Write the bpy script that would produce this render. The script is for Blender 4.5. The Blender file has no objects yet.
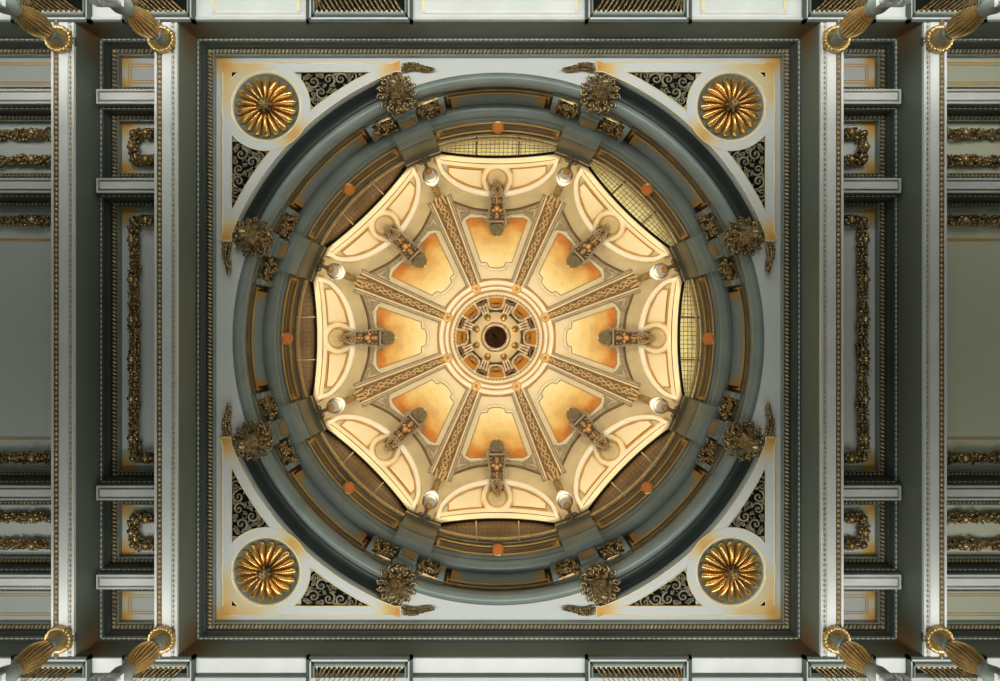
import bpy, math, random
from math import sin, cos, pi, hypot, radians, atan2, sqrt
random.seed(7)
K = 8.8 / 700.0          # metres per unit; heights w are in the same units above the lens
ZC = 1.6                 # lens height above the floor
sc = bpy.context.scene
COL = sc.collection

# ------------------------------------------------------------------ materials
def mat(name, col, rough=0.5, metal=0.0, var=0.12, vscale=3.0, bump=0.0, bscale=40.0, spec=0.5):
    m = bpy.data.materials.new(name); m.use_nodes = True
    nt = m.node_tree; b = nt.nodes['Principled BSDF']
    b.inputs['Roughness'].default_value = rough; b.inputs['Metallic'].default_value = metal
    b.inputs['Specular IOR Level'].default_value = spec
    tc = nt.nodes.new('ShaderNodeTexCoord'); n = nt.nodes.new('ShaderNodeTexNoise')
    n.inputs['Scale'].default_value = vscale; n.inputs['Detail'].default_value = 5
    nt.links.new(tc.outputs['Object'], n.inputs['Vector'])
    r = nt.nodes.new('ShaderNodeValToRGB'); e = r.color_ramp.elements
    e[0].position = 0.3; e[1].position = 0.7
    e[0].color = [c * (1 - var) for c in col] + [1]; e[1].color = [min(1, c * (1 + var)) for c in col] + [1]
    nt.links.new(n.outputs['Fac'], r.inputs['Fac']); nt.links.new(r.outputs['Color'], b.inputs['Base Color'])
    if bump:
        n2 = nt.nodes.new('ShaderNodeTexNoise'); n2.inputs['Scale'].default_value = bscale
        nt.links.new(tc.outputs['Object'], n2.inputs['Vector'])
        bp = nt.nodes.new('ShaderNodeBump'); bp.inputs['Strength'].default_value = bump; bp.inputs['Distance'].default_value = 0.02
        nt.links.new(n2.outputs['Fac'], bp.inputs['Height']); nt.links.new(bp.outputs['Normal'], b.inputs['Normal'])
    return m

def graded(name, stops, noise=0.25, nscale=4.0, rough=0.55, metal=0.0):
    """colour follows the mesh attribute 'grad' (warm light or a colour change painted in there), broken up by noise"""
    m = bpy.data.materials.new(name); m.use_nodes = True
    nt = m.node_tree; b = nt.nodes['Principled BSDF']; b.inputs['Roughness'].default_value = rough; b.inputs['Metallic'].default_value = metal
    at = nt.nodes.new('ShaderNodeAttribute'); at.attribute_name = 'grad'
    tc = nt.nodes.new('ShaderNodeTexCoord'); n = nt.nodes.new('ShaderNodeTexNoise')
    n.inputs['Scale'].default_value = nscale; n.inputs['Detail'].default_value = 8; n.inputs['Roughness'].default_value = 0.65
    nt.links.new(tc.outputs['Object'], n.inputs['Vector'])
    s = nt.nodes.new('ShaderNodeMath'); s.operation = 'SUBTRACT'; s.inputs[1].default_value = 0.5
    nt.links.new(n.outputs['Fac'], s.inputs[0])
    a = nt.nodes.new('ShaderNodeMath'); a.operation = 'MULTIPLY_ADD'; a.inputs[1].default_value = noise
    nt.links.new(s.outputs[0], a.inputs[0]); nt.links.new(at.outputs['Fac'], a.inputs[2])
    r = nt.nodes.new('ShaderNodeValToRGB'); el = r.color_ramp.elements
    while len(el) < len(stops): el.new(0.5)
    for i, (p, c) in enumerate(stops): el[i].position = p; el[i].color = list(c) + [1]
    nt.links.new(a.outputs[0], r.inputs['Fac']); nt.links.new(r.outputs['Color'], b.inputs['Base Color'])
    return m

WHITE = mat('white_paint', (0.60, 0.62, 0.60), 0.45, var=0.06)
PALE = mat('pale_grey_paint', (0.50, 0.53, 0.50), 0.5, var=0.06)
OLIVE = mat('olive_panel_paint', (0.42, 0.42, 0.31), 0.5, var=0.05)
GREYP = mat('cool_grey_panel_paint', (0.37, 0.41, 0.38), 0.5, var=0.06)
GREEN = mat('dark_green_paint', (0.125, 0.155, 0.12), 0.5, var=0.1)
TEAL = mat('grey_teal_gloss_paint', (0.205, 0.24, 0.212), 0.27, var=0.12)
DTEAL = mat('deep_teal_paint', (0.055, 0.068, 0.06), 0.4, var=0.12)
BEADM = mat('pale_bead_paint', (0.52, 0.50, 0.40), 0.4, var=0.1)
GOLD = mat('antique_gold', (0.62, 0.43, 0.17), 0.33, 0.75, var=0.25, vscale=14)
BRGOLD = mat('bright_gilding', (0.86, 0.53, 0.17), 0.25, 0.85, var=0.2, vscale=10)
BRONZE = mat('dark_bronzed_gold', (0.30, 0.215, 0.10), 0.27, 0.7, var=0.6, vscale=18)
IRONG = mat('dull_pewter_gold', (0.27, 0.24, 0.16), 0.4, 0.5, var=0.4, vscale=18)
ROPE = mat('cream_gilt_rope', (0.42, 0.33, 0.17), 0.38, 0.4, var=0.25, vscale=12)
GLINE = mat('gilt_line', (0.60, 0.36, 0.09), 0.4, 0.3, var=0.15)
CGOLD = mat('pale_gilt_edge', (0.85, 0.70, 0.40), 0.4, 0.1, var=0.1)
CREAM = mat('cream_plaster', (0.55, 0.47, 0.29), 0.5, var=0.14, vscale=2.2)
LCREAM = mat('light_cream_plaster', (0.78, 0.68, 0.47), 0.42, var=0.06)
WCREAM = mat('white_cream_moulding', (0.86, 0.80, 0.66), 0.35, var=0.04)
BROWNL = mat('umber_line_and_shade', (0.16, 0.10, 0.045), 0.5, var=0.2)
OCHREL = mat('ochre_glaze_and_shadow_line', (0.50, 0.26, 0.06), 0.5, var=0.2)
GBROWN = mat('grey_brown_moulding', (0.30, 0.25, 0.17), 0.45, var=0.25, vscale=10)
FRIEZE = mat('gilt_brown_frieze', (0.30, 0.20, 0.09), 0.4, 0.2, var=0.35, vscale=4)
ORANGE = mat('orange_enamel', (0.74, 0.21, 0.025), 0.45, var=0.1)
BLACK = mat('black_recess', (0.008, 0.009, 0.008), 0.8, var=0.2, spec=0.05)
REDB = mat('red_brown_niche', (0.22, 0.06, 0.02), 0.8, var=0.3, vscale=9, spec=0.0)
DBROWN = mat('dark_oculus_board', (0.045, 0.026, 0.014), 0.8, var=0.35, vscale=5, spec=0.0)
AMBER = mat('amber_pane', (0.72, 0.36, 0.07), 0.8, var=0.25, vscale=9, spec=0.0)
STONE = mat('stone_floor', (0.25, 0.22, 0.18), 0.6, var=0.2, vscale=1.2)
PEARL = mat('glazed_white_porcelain', (0.74, 0.70, 0.62), 0.15, var=0.03)
ST = [(0.0, (0.60, 0.62, 0.59)), (0.35, (0.60, 0.55, 0.40)), (0.62, (0.62, 0.40, 0.12)), (1.0, (0.55, 0.22, 0.03))]  # orange end of the ramp: warm light in the corners, painted in
WARMGLOW = graded('white_paint_warm_glow_tint', ST, 0.35, 3.0)
WARMGLOWB = graded('white_strapwork_warm_glow_tint', [(0, (0.62, 0.64, 0.62)), (0.4, (0.68, 0.58, 0.36)), (0.7, (0.70, 0.44, 0.13)), (1, (0.6, 0.28, 0.05))], 0.5, 1.6)  # warm light at the strap junctions, kept in the colour
GWARMGLOW = graded('green_paint_warm_glow_tint', [(0, (0.125, 0.15, 0.115)), (0.4, (0.14, 0.11, 0.06)), (1, (0.17, 0.075, 0.02))], 0.4, 2.5)  # warm light in the beam corners, put into the green
MURAL = graded('mural_with_painted_glow', [(0.0, (0.60, 0.20, 0.03)), (0.14, (0.70, 0.30, 0.06)), (0.34, (0.80, 0.50, 0.16)), (0.65, (0.88, 0.68, 0.30)), (1.0, (0.93, 0.82, 0.50))], 0.75, 4.5)
CPANEL = graded('cream_field_ochre_edges', [(0, (0.80, 0.71, 0.50)), (0.55, (0.76, 0.62, 0.36)), (1, (0.55, 0.27, 0.05))], 0.25, 4)

def window_mat(name, c1, c2, strength):
    m = bpy.data.materials.new(name); m.use_nodes = True
    nt = m.node_tree; b = nt.nodes['Principled BSDF']; b.inputs['Roughness'].default_value = 0.25
    tc = nt.nodes.new('ShaderNodeTexCoord'); n = nt.nodes.new('ShaderNodeTexVoronoi'); n.inputs['Scale'].default_value = 9
    nt.links.new(tc.outputs['Object'], n.inputs['Vector'])
    mx = nt.nodes.new('ShaderNodeMix'); mx.data_type = 'RGBA'
    mx.inputs[6].default_value = (*c1, 1); mx.inputs[7].default_value = (*c2, 1)
    sp = nt.nodes.new('ShaderNodeSeparateColor'); nt.links.new(n.outputs['Color'], sp.inputs[0])
    nt.links.new(sp.outputs[0], mx.inputs[0]); nt.links.new(mx.outputs[2], b.inputs['Base Color'])
    if strength:
        nt.links.new(mx.outputs[2], b.inputs['Emission Color']); b.inputs['Emission Strength'].default_value = strength
    return m
GLIT = window_mat('daylit_leaded_glass', (0.38, 0.30, 0.11), (0.47, 0.45, 0.22), 0.5)
GDARK = window_mat('unlit_leaded_glass', (0.085, 0.045, 0.018), (0.12, 0.065, 0.025), 0.0)

# ------------------------------------------------------------------ mesh collector (units)
class M:
    def __init__(s): s.v = []; s.f = []; s.sm = []; s.g = []
    def add(s, vs, fs, smooth=False, g=None):
        o = len(s.v); s.v += vs; s.g += (g if g else [0.0] * len(vs))
        for f in fs: s.f.append([i + o for i in f]); s.sm.append(smooth)
        return s
    def grid(s, rows, closed=False, smooth=True, g=None):
        n = len(rows[0]); vs = [p for r in rows for p in r]; fs = []
        for i in range(len(rows) - 1):
            for j in range(n if closed else n - 1):
                k = (j + 1) % n; fs.append((i * n + j, i * n + k, (i + 1) * n + k, (i + 1) * n + j))
        return s.add(vs, fs, smooth, [x for r in g for x in r] if g else None)
    def box(s, x0, x1, y0, y1, w0, w1):
        vs = [(x, y, w) for w in (w0, w1) for y in (y0, y1) for x in (x0, x1)]
        return s.add(vs, [(0, 1, 3, 2), (4, 6, 7, 5), (0, 4, 5, 1), (2, 3, 7, 6), (0, 2, 6, 4), (1, 5, 7, 3)])
    def prism(s, poly, w0, w1):
        n = len(poly); vs = [(x, y, w0) for x, y in poly] + [(x, y, w1) for x, y in poly]
        return s.add(vs, [tuple(range(n)), tuple(range(2 * n - 1, n - 1, -1))] + [(i, (i + 1) % n, n + (i + 1) % n, n + i) for i in range(n)])
    def rect(s, x0, x1, y0, y1, prof, smooth=False, f=(1, 1)):
        """mitred frame: prof = (inset, w) pairs; f narrows the two y sides"""
        a, b = f
        rows = [[(x0 + d, y0 + d * a, w), (x1 - d, y0 + d * a, w), (x1 - d, y1 - d * b, w), (x0 + d, y1 - d * b, w)] for d, w in prof]
        return s.grid(rows, True, smooth)
    def lathe(s, prof, n=48, c=(0, 0), a0=0, a1=2 * pi, mod=None, smooth=True, cap=True):
        full = abs(a1 - a0 - 2 * pi) < 1e-6; m = n if full else n + 1
        rows = []
        for R, w in prof:
            rows.append([(c[0] + (R * (mod(R, w, a0 + (a1 - a0) * j / n) if mod else 1)) * cos(a0 + (a1 - a0) * j / n),
                          c[1] + (R * (mod(R, w, a0 + (a1 - a0) * j / n) if mod else 1)) * sin(a0 + (a1 - a0) * j / n), w) for j in range(m)])
        s.grid(rows, full, smooth)
        if not full and cap:
            for j in (0, m - 1): s.add([r[j] for r in rows], [tuple(range(len(rows)))])
        return s
    def ball(s, c, r, n=8, m=5, mat3=None):
        rx, ry, rz = r if isinstance(r, tuple) else (r, r, r)
        rows = []
        for i in range(m + 1):
            t = pi * i / m
            row = []
            for j in range(n):
                p = (rx * sin(t) * cos(2 * pi * j / n), ry * sin(t) * sin(2 * pi * j / n), rz * cos(t))
                if mat3: p = tuple(sum(mat3[k][q] * p[q] for q in range(3)) for k in range(3))
                row.append((c[0] + p[0], c[1] + p[1], c[2] + p[2]))
            rows.append(row)
        return s.grid(rows, True, True)
    def rot(s, c, r, a, n=8, m=5):
        """ellipsoid turned by a about the vertical"""
        return s.ball(c, r, n, m, ((cos(a), -sin(a), 0), (sin(a), cos(a), 0), (0, 0, 1)))
    def tube(s, path, rad, n=6, closed=False):
        N = len(path); rows = []
        for i, p in enumerate(path):
            a = path[(i - 1) % N] if closed or i else path[0]; b = path[(i + 1) % N] if closed or i < N - 1 else path[-1]
            d = [b[k] - a[k] for k in range(3)]; L = sqrt(sum(x * x for x in d)) or 1; d = [x / L for x in d]
            up = (0, 0, 1) if abs(d[2]) < 0.9 else (1, 0, 0)
            e = [d[1] * up[2] - d[2] * up[1], d[2] * up[0] - d[0] * up[2], d[0] * up[1] - d[1] * up[0]]
            L = sqrt(sum(x * x for x in e)); e = [x / L for x in e]
            f = [e[1] * d[2] - e[2] * d[1], e[2] * d[0] - e[0] * d[2], e[0] * d[1] - e[1] * d[0]]
            r = rad[i] if isinstance(rad, list) else rad
            rows.append([tuple(p[k] + r * (cos(2 * pi * j / n) * e[k] + sin(2 * pi * j / n) * f[k]) for k in range(3)) for j in range(n)])
        if closed: rows.append(rows[0])
        s.grid(rows, True, True)
        if not closed:
            s.add(rows[0], [tuple(range(n))]); s.add(rows[-1], [tuple(range(n))])
        return s
    def merge(s, o): return s.add(list(o.v), o.f, False, list(o.g)) if not o.sm else s._m(o)
    def _m(s, o):
        k = len(s.v); s.v += o.v; s.g += o.g
        for f, q in zip(o.f, o.sm): s.f.append([i + k for i in f]); s.sm.append(q)
        return s
    def mirrored(s):
        m = M(); m.v = [(x, -y, w) for x, y, w in s.v]; m.f = s.f; m.sm = s.sm; m.g = s.g; return m
    def turned(s, a):
        m = M(); m.v = [(x * cos(a) - y * sin(a), x * sin(a) + y * cos(a), w) for x, y, w in s.v]; m.f = s.f; m.sm = s.sm; m.g = s.g; return m
    def mesh(s, name, base, material):
        me = bpy.data.meshes.new(name)
        me.from_pydata([((x - base[0]) * K, (y - base[1]) * K, (w - base[2]) * K) for x, y, w in s.v], [], s.f)
        me.polygons.foreach_set('use_smooth', s.sm)
        if any(s.g):
            at = me.attributes.new('grad', 'FLOAT', 'POINT'); at.data.foreach_set('value', s.g)
        me.materials.append(material); me.update()
        return me

def world(p): return (p[0] * K, p[1] * K, ZC + p[2] * K)
def turn(p, a): return (p[0] * cos(a) - p[1] * sin(a), p[0] * sin(a) + p[1] * cos(a), p[2])
def link(name, data, parent=None):
    o = bpy.data.objects.new(name, data); COL.objects.link(o)
    if parent: o.parent = parent
    return o
def props(o, label=None, cat=None, group=None, kind=None):
    if label: o['label'] = label
    if cat: o['category'] = cat
    if group: o['group'] = group
    if kind: o['kind'] = kind
def thing(name, label, cat, base, parts, rot=0.0, group=None, kind=None):
    """parts: (name, M, material[, subparts]); meshes are made in unturned coordinates about base"""
    root = link(name, None); root.location = world(turn(base, rot)); root.rotation_euler = (0, 0, rot)
    props(root, label, cat, group, kind)
    for p in parts:
        o = link(p[0], p[1].mesh(p[0], base, p[2]), root)
        for q in (p[3] if len(p) > 3 else ()): link(q[0], q[1].mesh(q[0], base, q[2]), o)
    return root
def copies(root, base, angles, labels, first_angle=0.0):
    """turn copies of a thing (with its parts and sub-parts) about the dome axis"""
    out = [root]
    for a, lb in zip(angles, labels):
        r = root.copy(); COL.objects.link(r); r['label'] = lb
        r.location = world(turn(base, a)); r.rotation_euler = (0, 0, a)
        for ch in list(root.children):
            c = ch.copy(); COL.objects.link(c); c.parent = r
            for g in ch.children:
                d = g.copy(); COL.objects.link(d); d.parent = c
        out.append(r)
    return out
def struct(name, m, material, base=(0, 0, 0)):
    o = link(name, m.mesh(name, base, material)); o.location = world(base); o['kind'] = 'structure'; return o

# ------------------------------------------------------------------ dome surface
PR = [(206, 1.10), (202, 1.115), (184, 1.222), (171, 1.272), (157, 1.32), (143, 1.362), (127, 1.405), (110, 1.442), (90, 1.478), (70, 1.507), (58, 1.52), (40, 1.535), (30, 1.54)]
def fu(r):
    r = max(30.0, min(206.0, r))
    for i in range(len(PR) - 1):
        if PR[i][0] >= r >= PR[i + 1][0]:
            a, b = PR[i], PR[i + 1]; h = a[0] - b[0]; t = (a[0] - r) / h
            p, n = PR[max(0, i - 1)], PR[min(len(PR) - 1, i + 2)]
            ma = (b[1] - p[1]) / (p[0] - b[0]) * h; mb = (n[1] - a[1]) / (a[0] - n[0]) * h
            if i == 0: ma = b[1] - a[1]
            t2, t3 = t * t, t * t * t
            return (2 * t3 - 3 * t2 + 1) * a[1] + (t3 - 2 * t2 + t) * ma + (-2 * t3 + 3 * t2) * b[1] + (t3 - t2) * mb
    return PR[-1][1]
def D(q, t, h=0.0):
    """point of the dome shell in a sector's own coordinates (q towards the rim, t sideways), raised h inwards"""
    r = hypot(q, t) or 1e-6; u = fu(r); u1 = fu(r - 0.5); u2 = fu(r + 0.5)
    dR = (r + 0.5) * u2 - (r - 0.5) * u1; dW = 700 * (u2 - u1)
    L = hypot(dR, dW); nR, nW = dW / L, -dR / L          # inward, downward normal
    R = r * u + nR * h
    return (R * q / r, R * t / r, 700 * u + nW * h)
def dsweep(m, path, prof, closed=False, smooth=False):
    """moulding run along a (q,t) path on the dome; prof = (sideways offset, height) pairs"""
    N = len(path); nr = []
    for i in range(N):
        a = path[(i - 1) % N] if closed or i else path[0]; b = path[(i + 1) % N] if closed or i < N - 1 else path[-1]
        d = (b[0] - a[0], b[1] - a[1]); L = hypot(*d) or 1; nr.append((-d[1] / L, d[0] / L))
    rows = [[D(p[0] + n[0] * o, p[1] + n[1] * o, h) for p, n in zip(path, nr)] for o, h in prof]
    m.grid(rows, closed, smooth)
    if not closed:
        for j in (0, N - 1): m.add([r[j] for r in rows], [tuple(range(len(rows)))])
    return m
def dplate(m, A, B, n, h, th=None, g=None):
    """curved plate between two (q,t) curves with equally many points"""
    P = [[(a[0] + (b[0] - a[0]) * i / n, a[1] + (b[1] - a[1]) * i / n) for a, b in zip(A, B)] for i in range(n + 1)]
    gg = [[g(i / n, j / (len(A) - 1)) for j in range(len(A))] for i in range(n + 1)] if g else None
    m.grid([[D(q, t, h) for q, t in r] for r in P], g=gg)
    if th:
        edge = P[0] + [r[-1] for r in P[1:]] + P[-1][::-1][1:] + [r[0] for r in P[::-1]][1:-1]
        m.grid([[D(q, t, h) for q, t in edge], [D(q, t, h - th) for q, t in edge]], True, False, [[0.0] * len(edge)] * 2 if g else None)
    return m
def arc(cq, ct, r, a0, a1, n): return [(cq + r * cos(a0 + (a1 - a0) * i / n), ct + r * sin(a0 + (a1 - a0) * i / n)) for i in range(n + 1)]
def half(w, h, s=1): return [(-w, 0), (-w * 0.7, h * 0.7), (0, h), (w * 0.7, h * 0.7), (w, 0)]
def lerp(a, b, n): return [tuple(x + (y - x) * i / n for x, y in zip(a, b)) for i in range(n + 1)]

# ------------------------------------------------------------------ the hall: floor, walls, ceiling
WS, WM, WP, FL = 640.5, 677.0, 696.5, -ZC / K
WX, WY, YW = 560.0, 292.0, 400.0
struct('floor', M().box(-WX - 20, WX + 20, -YW - 20, YW + 20, FL - 15, FL), STONE)
def glowtintbox(m, x0, x1, y0, y1, w0, w1, spots, n=24, rad=26, amp=1.0):
    """six-sided slab with subdivided faces; spots = where warm corner light is painted in"""
    def face(o, a, b, na, nb):
        rows = [[tuple(o[k] + a[k] * i / na + b[k] * j / nb for k in range(3)) for i in range(na + 1)] for j in range(nb + 1)]
        g = [[min(1.0, sum(amp * max(0, 1 - sqrt((p[0] - s[0]) ** 2 + (p[1] - s[1]) ** 2 + (p[2] - s[2]) ** 2) / (s[3] if len(s) > 3 else rad)) for s in spots)) for p in r] for r in rows]
        m.grid(rows, False, False, g)
    X, Y, W = x1 - x0, y1 - y0, w1 - w0
    nx, ny, nw = (max(1, min(n * 5, int(L / 4))) for L in (X, Y, W))
    face((x0, y0, w0), (X, 0, 0), (0, Y, 0), nx, ny); face((x0, y0, w1), (X, 0, 0), (0, Y, 0), nx, ny)
    face((x0, y0, w0), (X, 0, 0), (0, 0, W), nx, nw); face((x0, y1, w0), (X, 0, 0), (0, 0, W), nx, nw)
    face((x0, y0, w0), (0, Y, 0), (0, 0, W), ny, nw); face((x1, y0, w0), (0, Y, 0), (0, 0, W), ny, nw)
    m.g[0] = max(m.g[0], 1e-4)
    return m
for nm, sg in (('north', -1), ('south', 1)):
    ys = sorted((sg * YW, sg * (YW + 18)))
    struct('wall_' + nm, M().box(-WX - 18, WX + 18, ys[0], ys[1], FL, 730), WHITE)
    sp = [(x, sg * WY, 662, 30) for b in (293, 387, 407) for x in (-b, b)]
    ys = sorted((sg * WY, sg * (WY + 12)))
    struct('trim_' + ('1' if sg < 0 else '2'), glowtintbox(M(), -WX - 18, WX + 18, ys[0], ys[1], WS + 3.2, 730, sp), GWARMGLOW)
for nm, sg in (('west', -1), ('east', 1)):
    xs = sorted((sg * WX, sg * (WX + 18)))
    struct('wall_' + nm, M().box(xs[0], xs[1], -YW, YW, FL, 730), WHITE)
up = M()
for sg in (-1, 1):
    a, b = sorted((sg * 300, sg * (WX)))
    up.box(a, b, -WY, WY, 712, 730)
n = 128                                                        # slab over the square coffer, open over the dome
for w in (740, 752):
    rows = [[(286 * cos(2 * pi * i / n), 286 * sin(2 * pi * i / n), w) for i in range(n)], []]
    for i in range(n):
        a = 2 * pi * i / n; k = 310 / max(abs(cos(a)), abs(sin(a))); rows[1].append((k * cos(a), k * sin(a), w))
    up.grid(rows, True, False)
struct('ceiling', up, DTEAL)
# low flat ceilings of the aisles beyond the beams, with their mouldings
for i, sg in enumerate((-1, 1)):
    a, b = sorted((sg * WY, sg * YW)); struct(f'aisle_ceiling_{i + 1}', M().box(-WX, WX, a, b, WS, WS + 3), WHITE)
    m = M()
    if sg < 0:
        m.box(-WX, WX, -294.6, -292, WS - 1.6, WS)
    else:
        m.box(-WX, WX, 305.0, 308.4, WS - 1.0, WS)
    struct(f'trim_{3 + i}', m, PALE if sg < 0 else DTEAL)
    if sg > 0: struct('trim_5', M().box(-WX, WX, 308.4, 312, WS - 3.0, WS), PALE)

SIDE = {(-1, -1): 'upper left', (1, -1): 'upper right', (-1, 1): 'lower left', (1, 1): 'lower right'}
LR = {-1: 'left', 1: 'right'}; TB = {-1: 'top', 1: 'bottom'}
# white panels with gilt lines in the top aisle's flat ceiling
for (x0, x1, lb) in ((-71, 73, 'between the two middle grilles'), (-262, -181, 'left of the middle grilles'), (184, 263, 'right of the middle grilles')):
    f = M().box(x0, x1, -392, -297.5, WS - 1.4, WS + 1.5)
    m = M(); 
    for a in (x0 + 1.2, x1 - 3.4): m.box(a, a + 2.2, -392, -299, WS - 2.0, WS - 1.4)
    m.box(x0 + 1.2, x1 - 1.2, -299.6, -298.8, WS - 2.0, WS - 1.4)
    thing('gilt_lined_soffit', f'white soffit panel with gilt side lines along the top edge, {lb}', 'soffit panel', ((x0 + x1) / 2, -345, WS), [('field', f, WHITE), ('gilt_outline', m, CGOLD)], group='white soffit panels', kind='thing')
# finned grilles in the aisles' flat ceilings
def grille(x0, x1, sg, label):
    fr = M(); lt = M(); ib = M(); bk = M(); fn = M(); tp = M()
    Y0, Y1 = 288.6, 345.0
    def ring(m, d0, d1, w0, near):
        for a, b, c, d in ((x0 + d0, x0 + d1, Y0 + near[0], Y1 - d0), (x1 - d1, x1 - d0, Y0 + near[0], Y1 - d0), (x0 + d0, x1 - d0, Y0 + near[0], Y0 + near[1]), (x0 + d0, x1 - d0, Y1 - d1, Y1 - d0)):
            ys = sorted((sg * c, sg * d)); m.box(a, b, ys[0], ys[1], w0, WS + 1)
    ring(fr, 0, 2.9, 636.5, (0, 2.6)); ring(lt, 2.9, 4.3, 637.2, (2.6, 4.5)); ring(fr, 4.3, 6.2, 637.8, (4.5, 7.4)); ring(ib, 6.2, 7.4, 637.6, (7.4, 9.2))
    ys = sorted((sg * (Y0 + 9.2), sg * (Y1 - 7))); bk.box(x0 + 7.4, x1 - 7.4, ys[0], ys[1], WS - .9, WS + 1)
    k = 1 if (x0 + x1) > 0 else -1
    n = int((x1 - x0 - 15) / 4.5); lean = 13.0 * abs((x0 + x1) / 2) / 306 + 5
    for i in range(n):
        xc = x0 + 7.5 + (i + 0.5) * (x1 - x0 - 15) / n
        for q in range(2):
            ya = Y0 + 9.6 + 18 * q; yb = ya + 17
            xa = xc; xb = max(x0 + 8.5, min(x1 - 8.5, xc + k * lean))
            fn.tube([(xa, sg * ya, WS - 2.2), (xb, sg * yb, WS - 2.2)], 1.15, 4)
        tp.ball((xc, sg * (Y0 + 10), WS - 3.2), (1.1, 1.6, 1.0), 6, 4)
    tp.box(x0 + 7.6, x1 - 7.6, *sorted((sg * (Y0 + 9.4), sg * (Y0 + 10))), WS - 2.6, WS - 2.2)
    thing('soffit_grille', label, 'grille', ((x0 + x1) / 2, sg * 317, WS), [('frame', fr, DTEAL), ('fillet', lt, PALE), ('inner_fillet', ib, TEAL), ('backing', bk, BLACK), ('fin_row', fn, BRONZE), ('bead_tips', tp, BEADM)], group='finned grilles along the aisles', kind='thing')
for sg in (-1, 1):
    for sx in (-1, 1):
        for c, hw, lb in ((127, 48.5, f'dark framed grille of slanting gilt fins, {LR[sx]} one of the {TB[sg]} middle pair'),
                          (310, 33, f'dark framed grille of slanting gilt fins behind the inner gold column, {SIDE[(sx, sg)]}'),
                          (408, 36, f'dark framed grille of slanting gilt fins behind the outer gold column, {SIDE[(sx, sg)]}')):
            grille(sx * c - hw, sx * c + hw, sg, lb)

# ------------------------------------------------------------------ beams
def beads_y(m, x, w, y0, y1, pitch, r):
    n = max(1, int(abs(y1 - y0) / pitch))
    for i in range(n): m.ball((x, y0 + (i + .5) * (y1 - y0) / n, w), r, 6, 4)
def beads_x(m, y, w, x0, x1, pitch, r):
    n = max(1, int(abs(x1 - x0) / pitch))
    for i in range(n): m.ball((x0 + (i + .5) * (x1 - x0) / n, y, w), r, 6, 4)
for sx in (-1, 1):
    for X0, lb in ((293.1, 'inner'), (387.0, 'outer')):
        xa, xb = sorted((sx * X0, sx * (X0 + 20.4)))
        sp = [(sx * X0, y, 668, 34) for y in (-WY, WY)]
        body = glowtintbox(M(), xa, xb, -WY, WY, WS, 712, sp)
        b2 = M().box(xa, xb, -WY, WY, WS - 2.2, WS - 0.05)
        x3 = sorted((sx * (X0 + 5.5), sx * (X0 + 13.5))); cap = M().box(x3[0], x3[1], -WY, WY, WS - 3.6, WS - 2.2)
        x4 = sorted((sx * (X0 + 0.0), sx * (X0 + 1.7))); cap.box(x4[0], x4[1], -WY, WY, WS - 3.4, WS - 2.2)
        x4 = sorted((sx * (X0 + 18.4), sx * (X0 + 20.4))); cap.box(x4[0], x4[1], -WY, WY, WS - 3.8, WS - 2.2)
        groove = M(); x5 = sorted((sx * (X0 + 13.6), sx * (X0 + 18.3))); groove.box(x5[0], x5[1], -WY, WY, WS - 2.7, WS - 2.2)
        rp = M(); beads_y(rp, sx * (X0 + 16), WS - 3.0, -WY, WY, 4.6, (1.5, 2.1, 1.5))
        bd = M(); beads_y(bd, sx * (X0 + 3.6), WS - 2.7, -WY, WY, 4.6, (0.9, 1.95, 0.9))
        thing('ceiling_beam', f'long white ceiling beam with green side and gilt rope edge, {lb} one on the {LR[sx]}', 'ceiling beam', (sx * (X0 + 10.2), 0, WS),
              [('body', body, GWARMGLOW), ('soffit_board', b2, WHITE, [('raised_strip', cap, WHITE), ('groove', groove, BROWNL)]), ('rope_moulding', rp, ROPE), ('bead_moulding', bd, ROPE)],
              group='long beams across the ceiling', kind='thing')
BARS = ((-231.9, 'top'), (-146.9, 'second'), (146.9, 'third'), (231.9, 'bottom'))
def crossbar(x0, x1, yc, label, trimside=0):
    B = 670.0
    m = M().box(x0, x1, yc - 6.9, yc + 6.9, B + 6, 705)
    if trimside > 0: x1 -= 2.6
    elif trimside < 0: x0 += 2.6
    m.box(x0, x1, yc - 6.9, yc + 6.9, B, B + 6)
    gr = M().rect(x0 + .3, x1 - .3, yc - 6.6, yc + 6.6, [(1.9, B), (1.9, B - .6), (3.3, B - .6), (3.3, B)])
    rim = M().rect(x0, x1, yc - 6.9, yc + 6.9, [(0, B + .4), (0, B - 1.6), (1.8, B - 1.6), (1.8, B)])
    pl = M().box(x0 + 3.7, x1 - 3.7, yc - 3.3, yc + 3.3, B - 1.8, B)
    thing('cross_beam', label, 'cross beam', ((x0 + x1) / 2, yc, B), [('body', m, TEAL), ('raised_border', rim, PALE), ('groove', gr, GBROWN), ('raised_panel', pl, WHITE)], group='short bars between the long beams', kind='thing')

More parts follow.
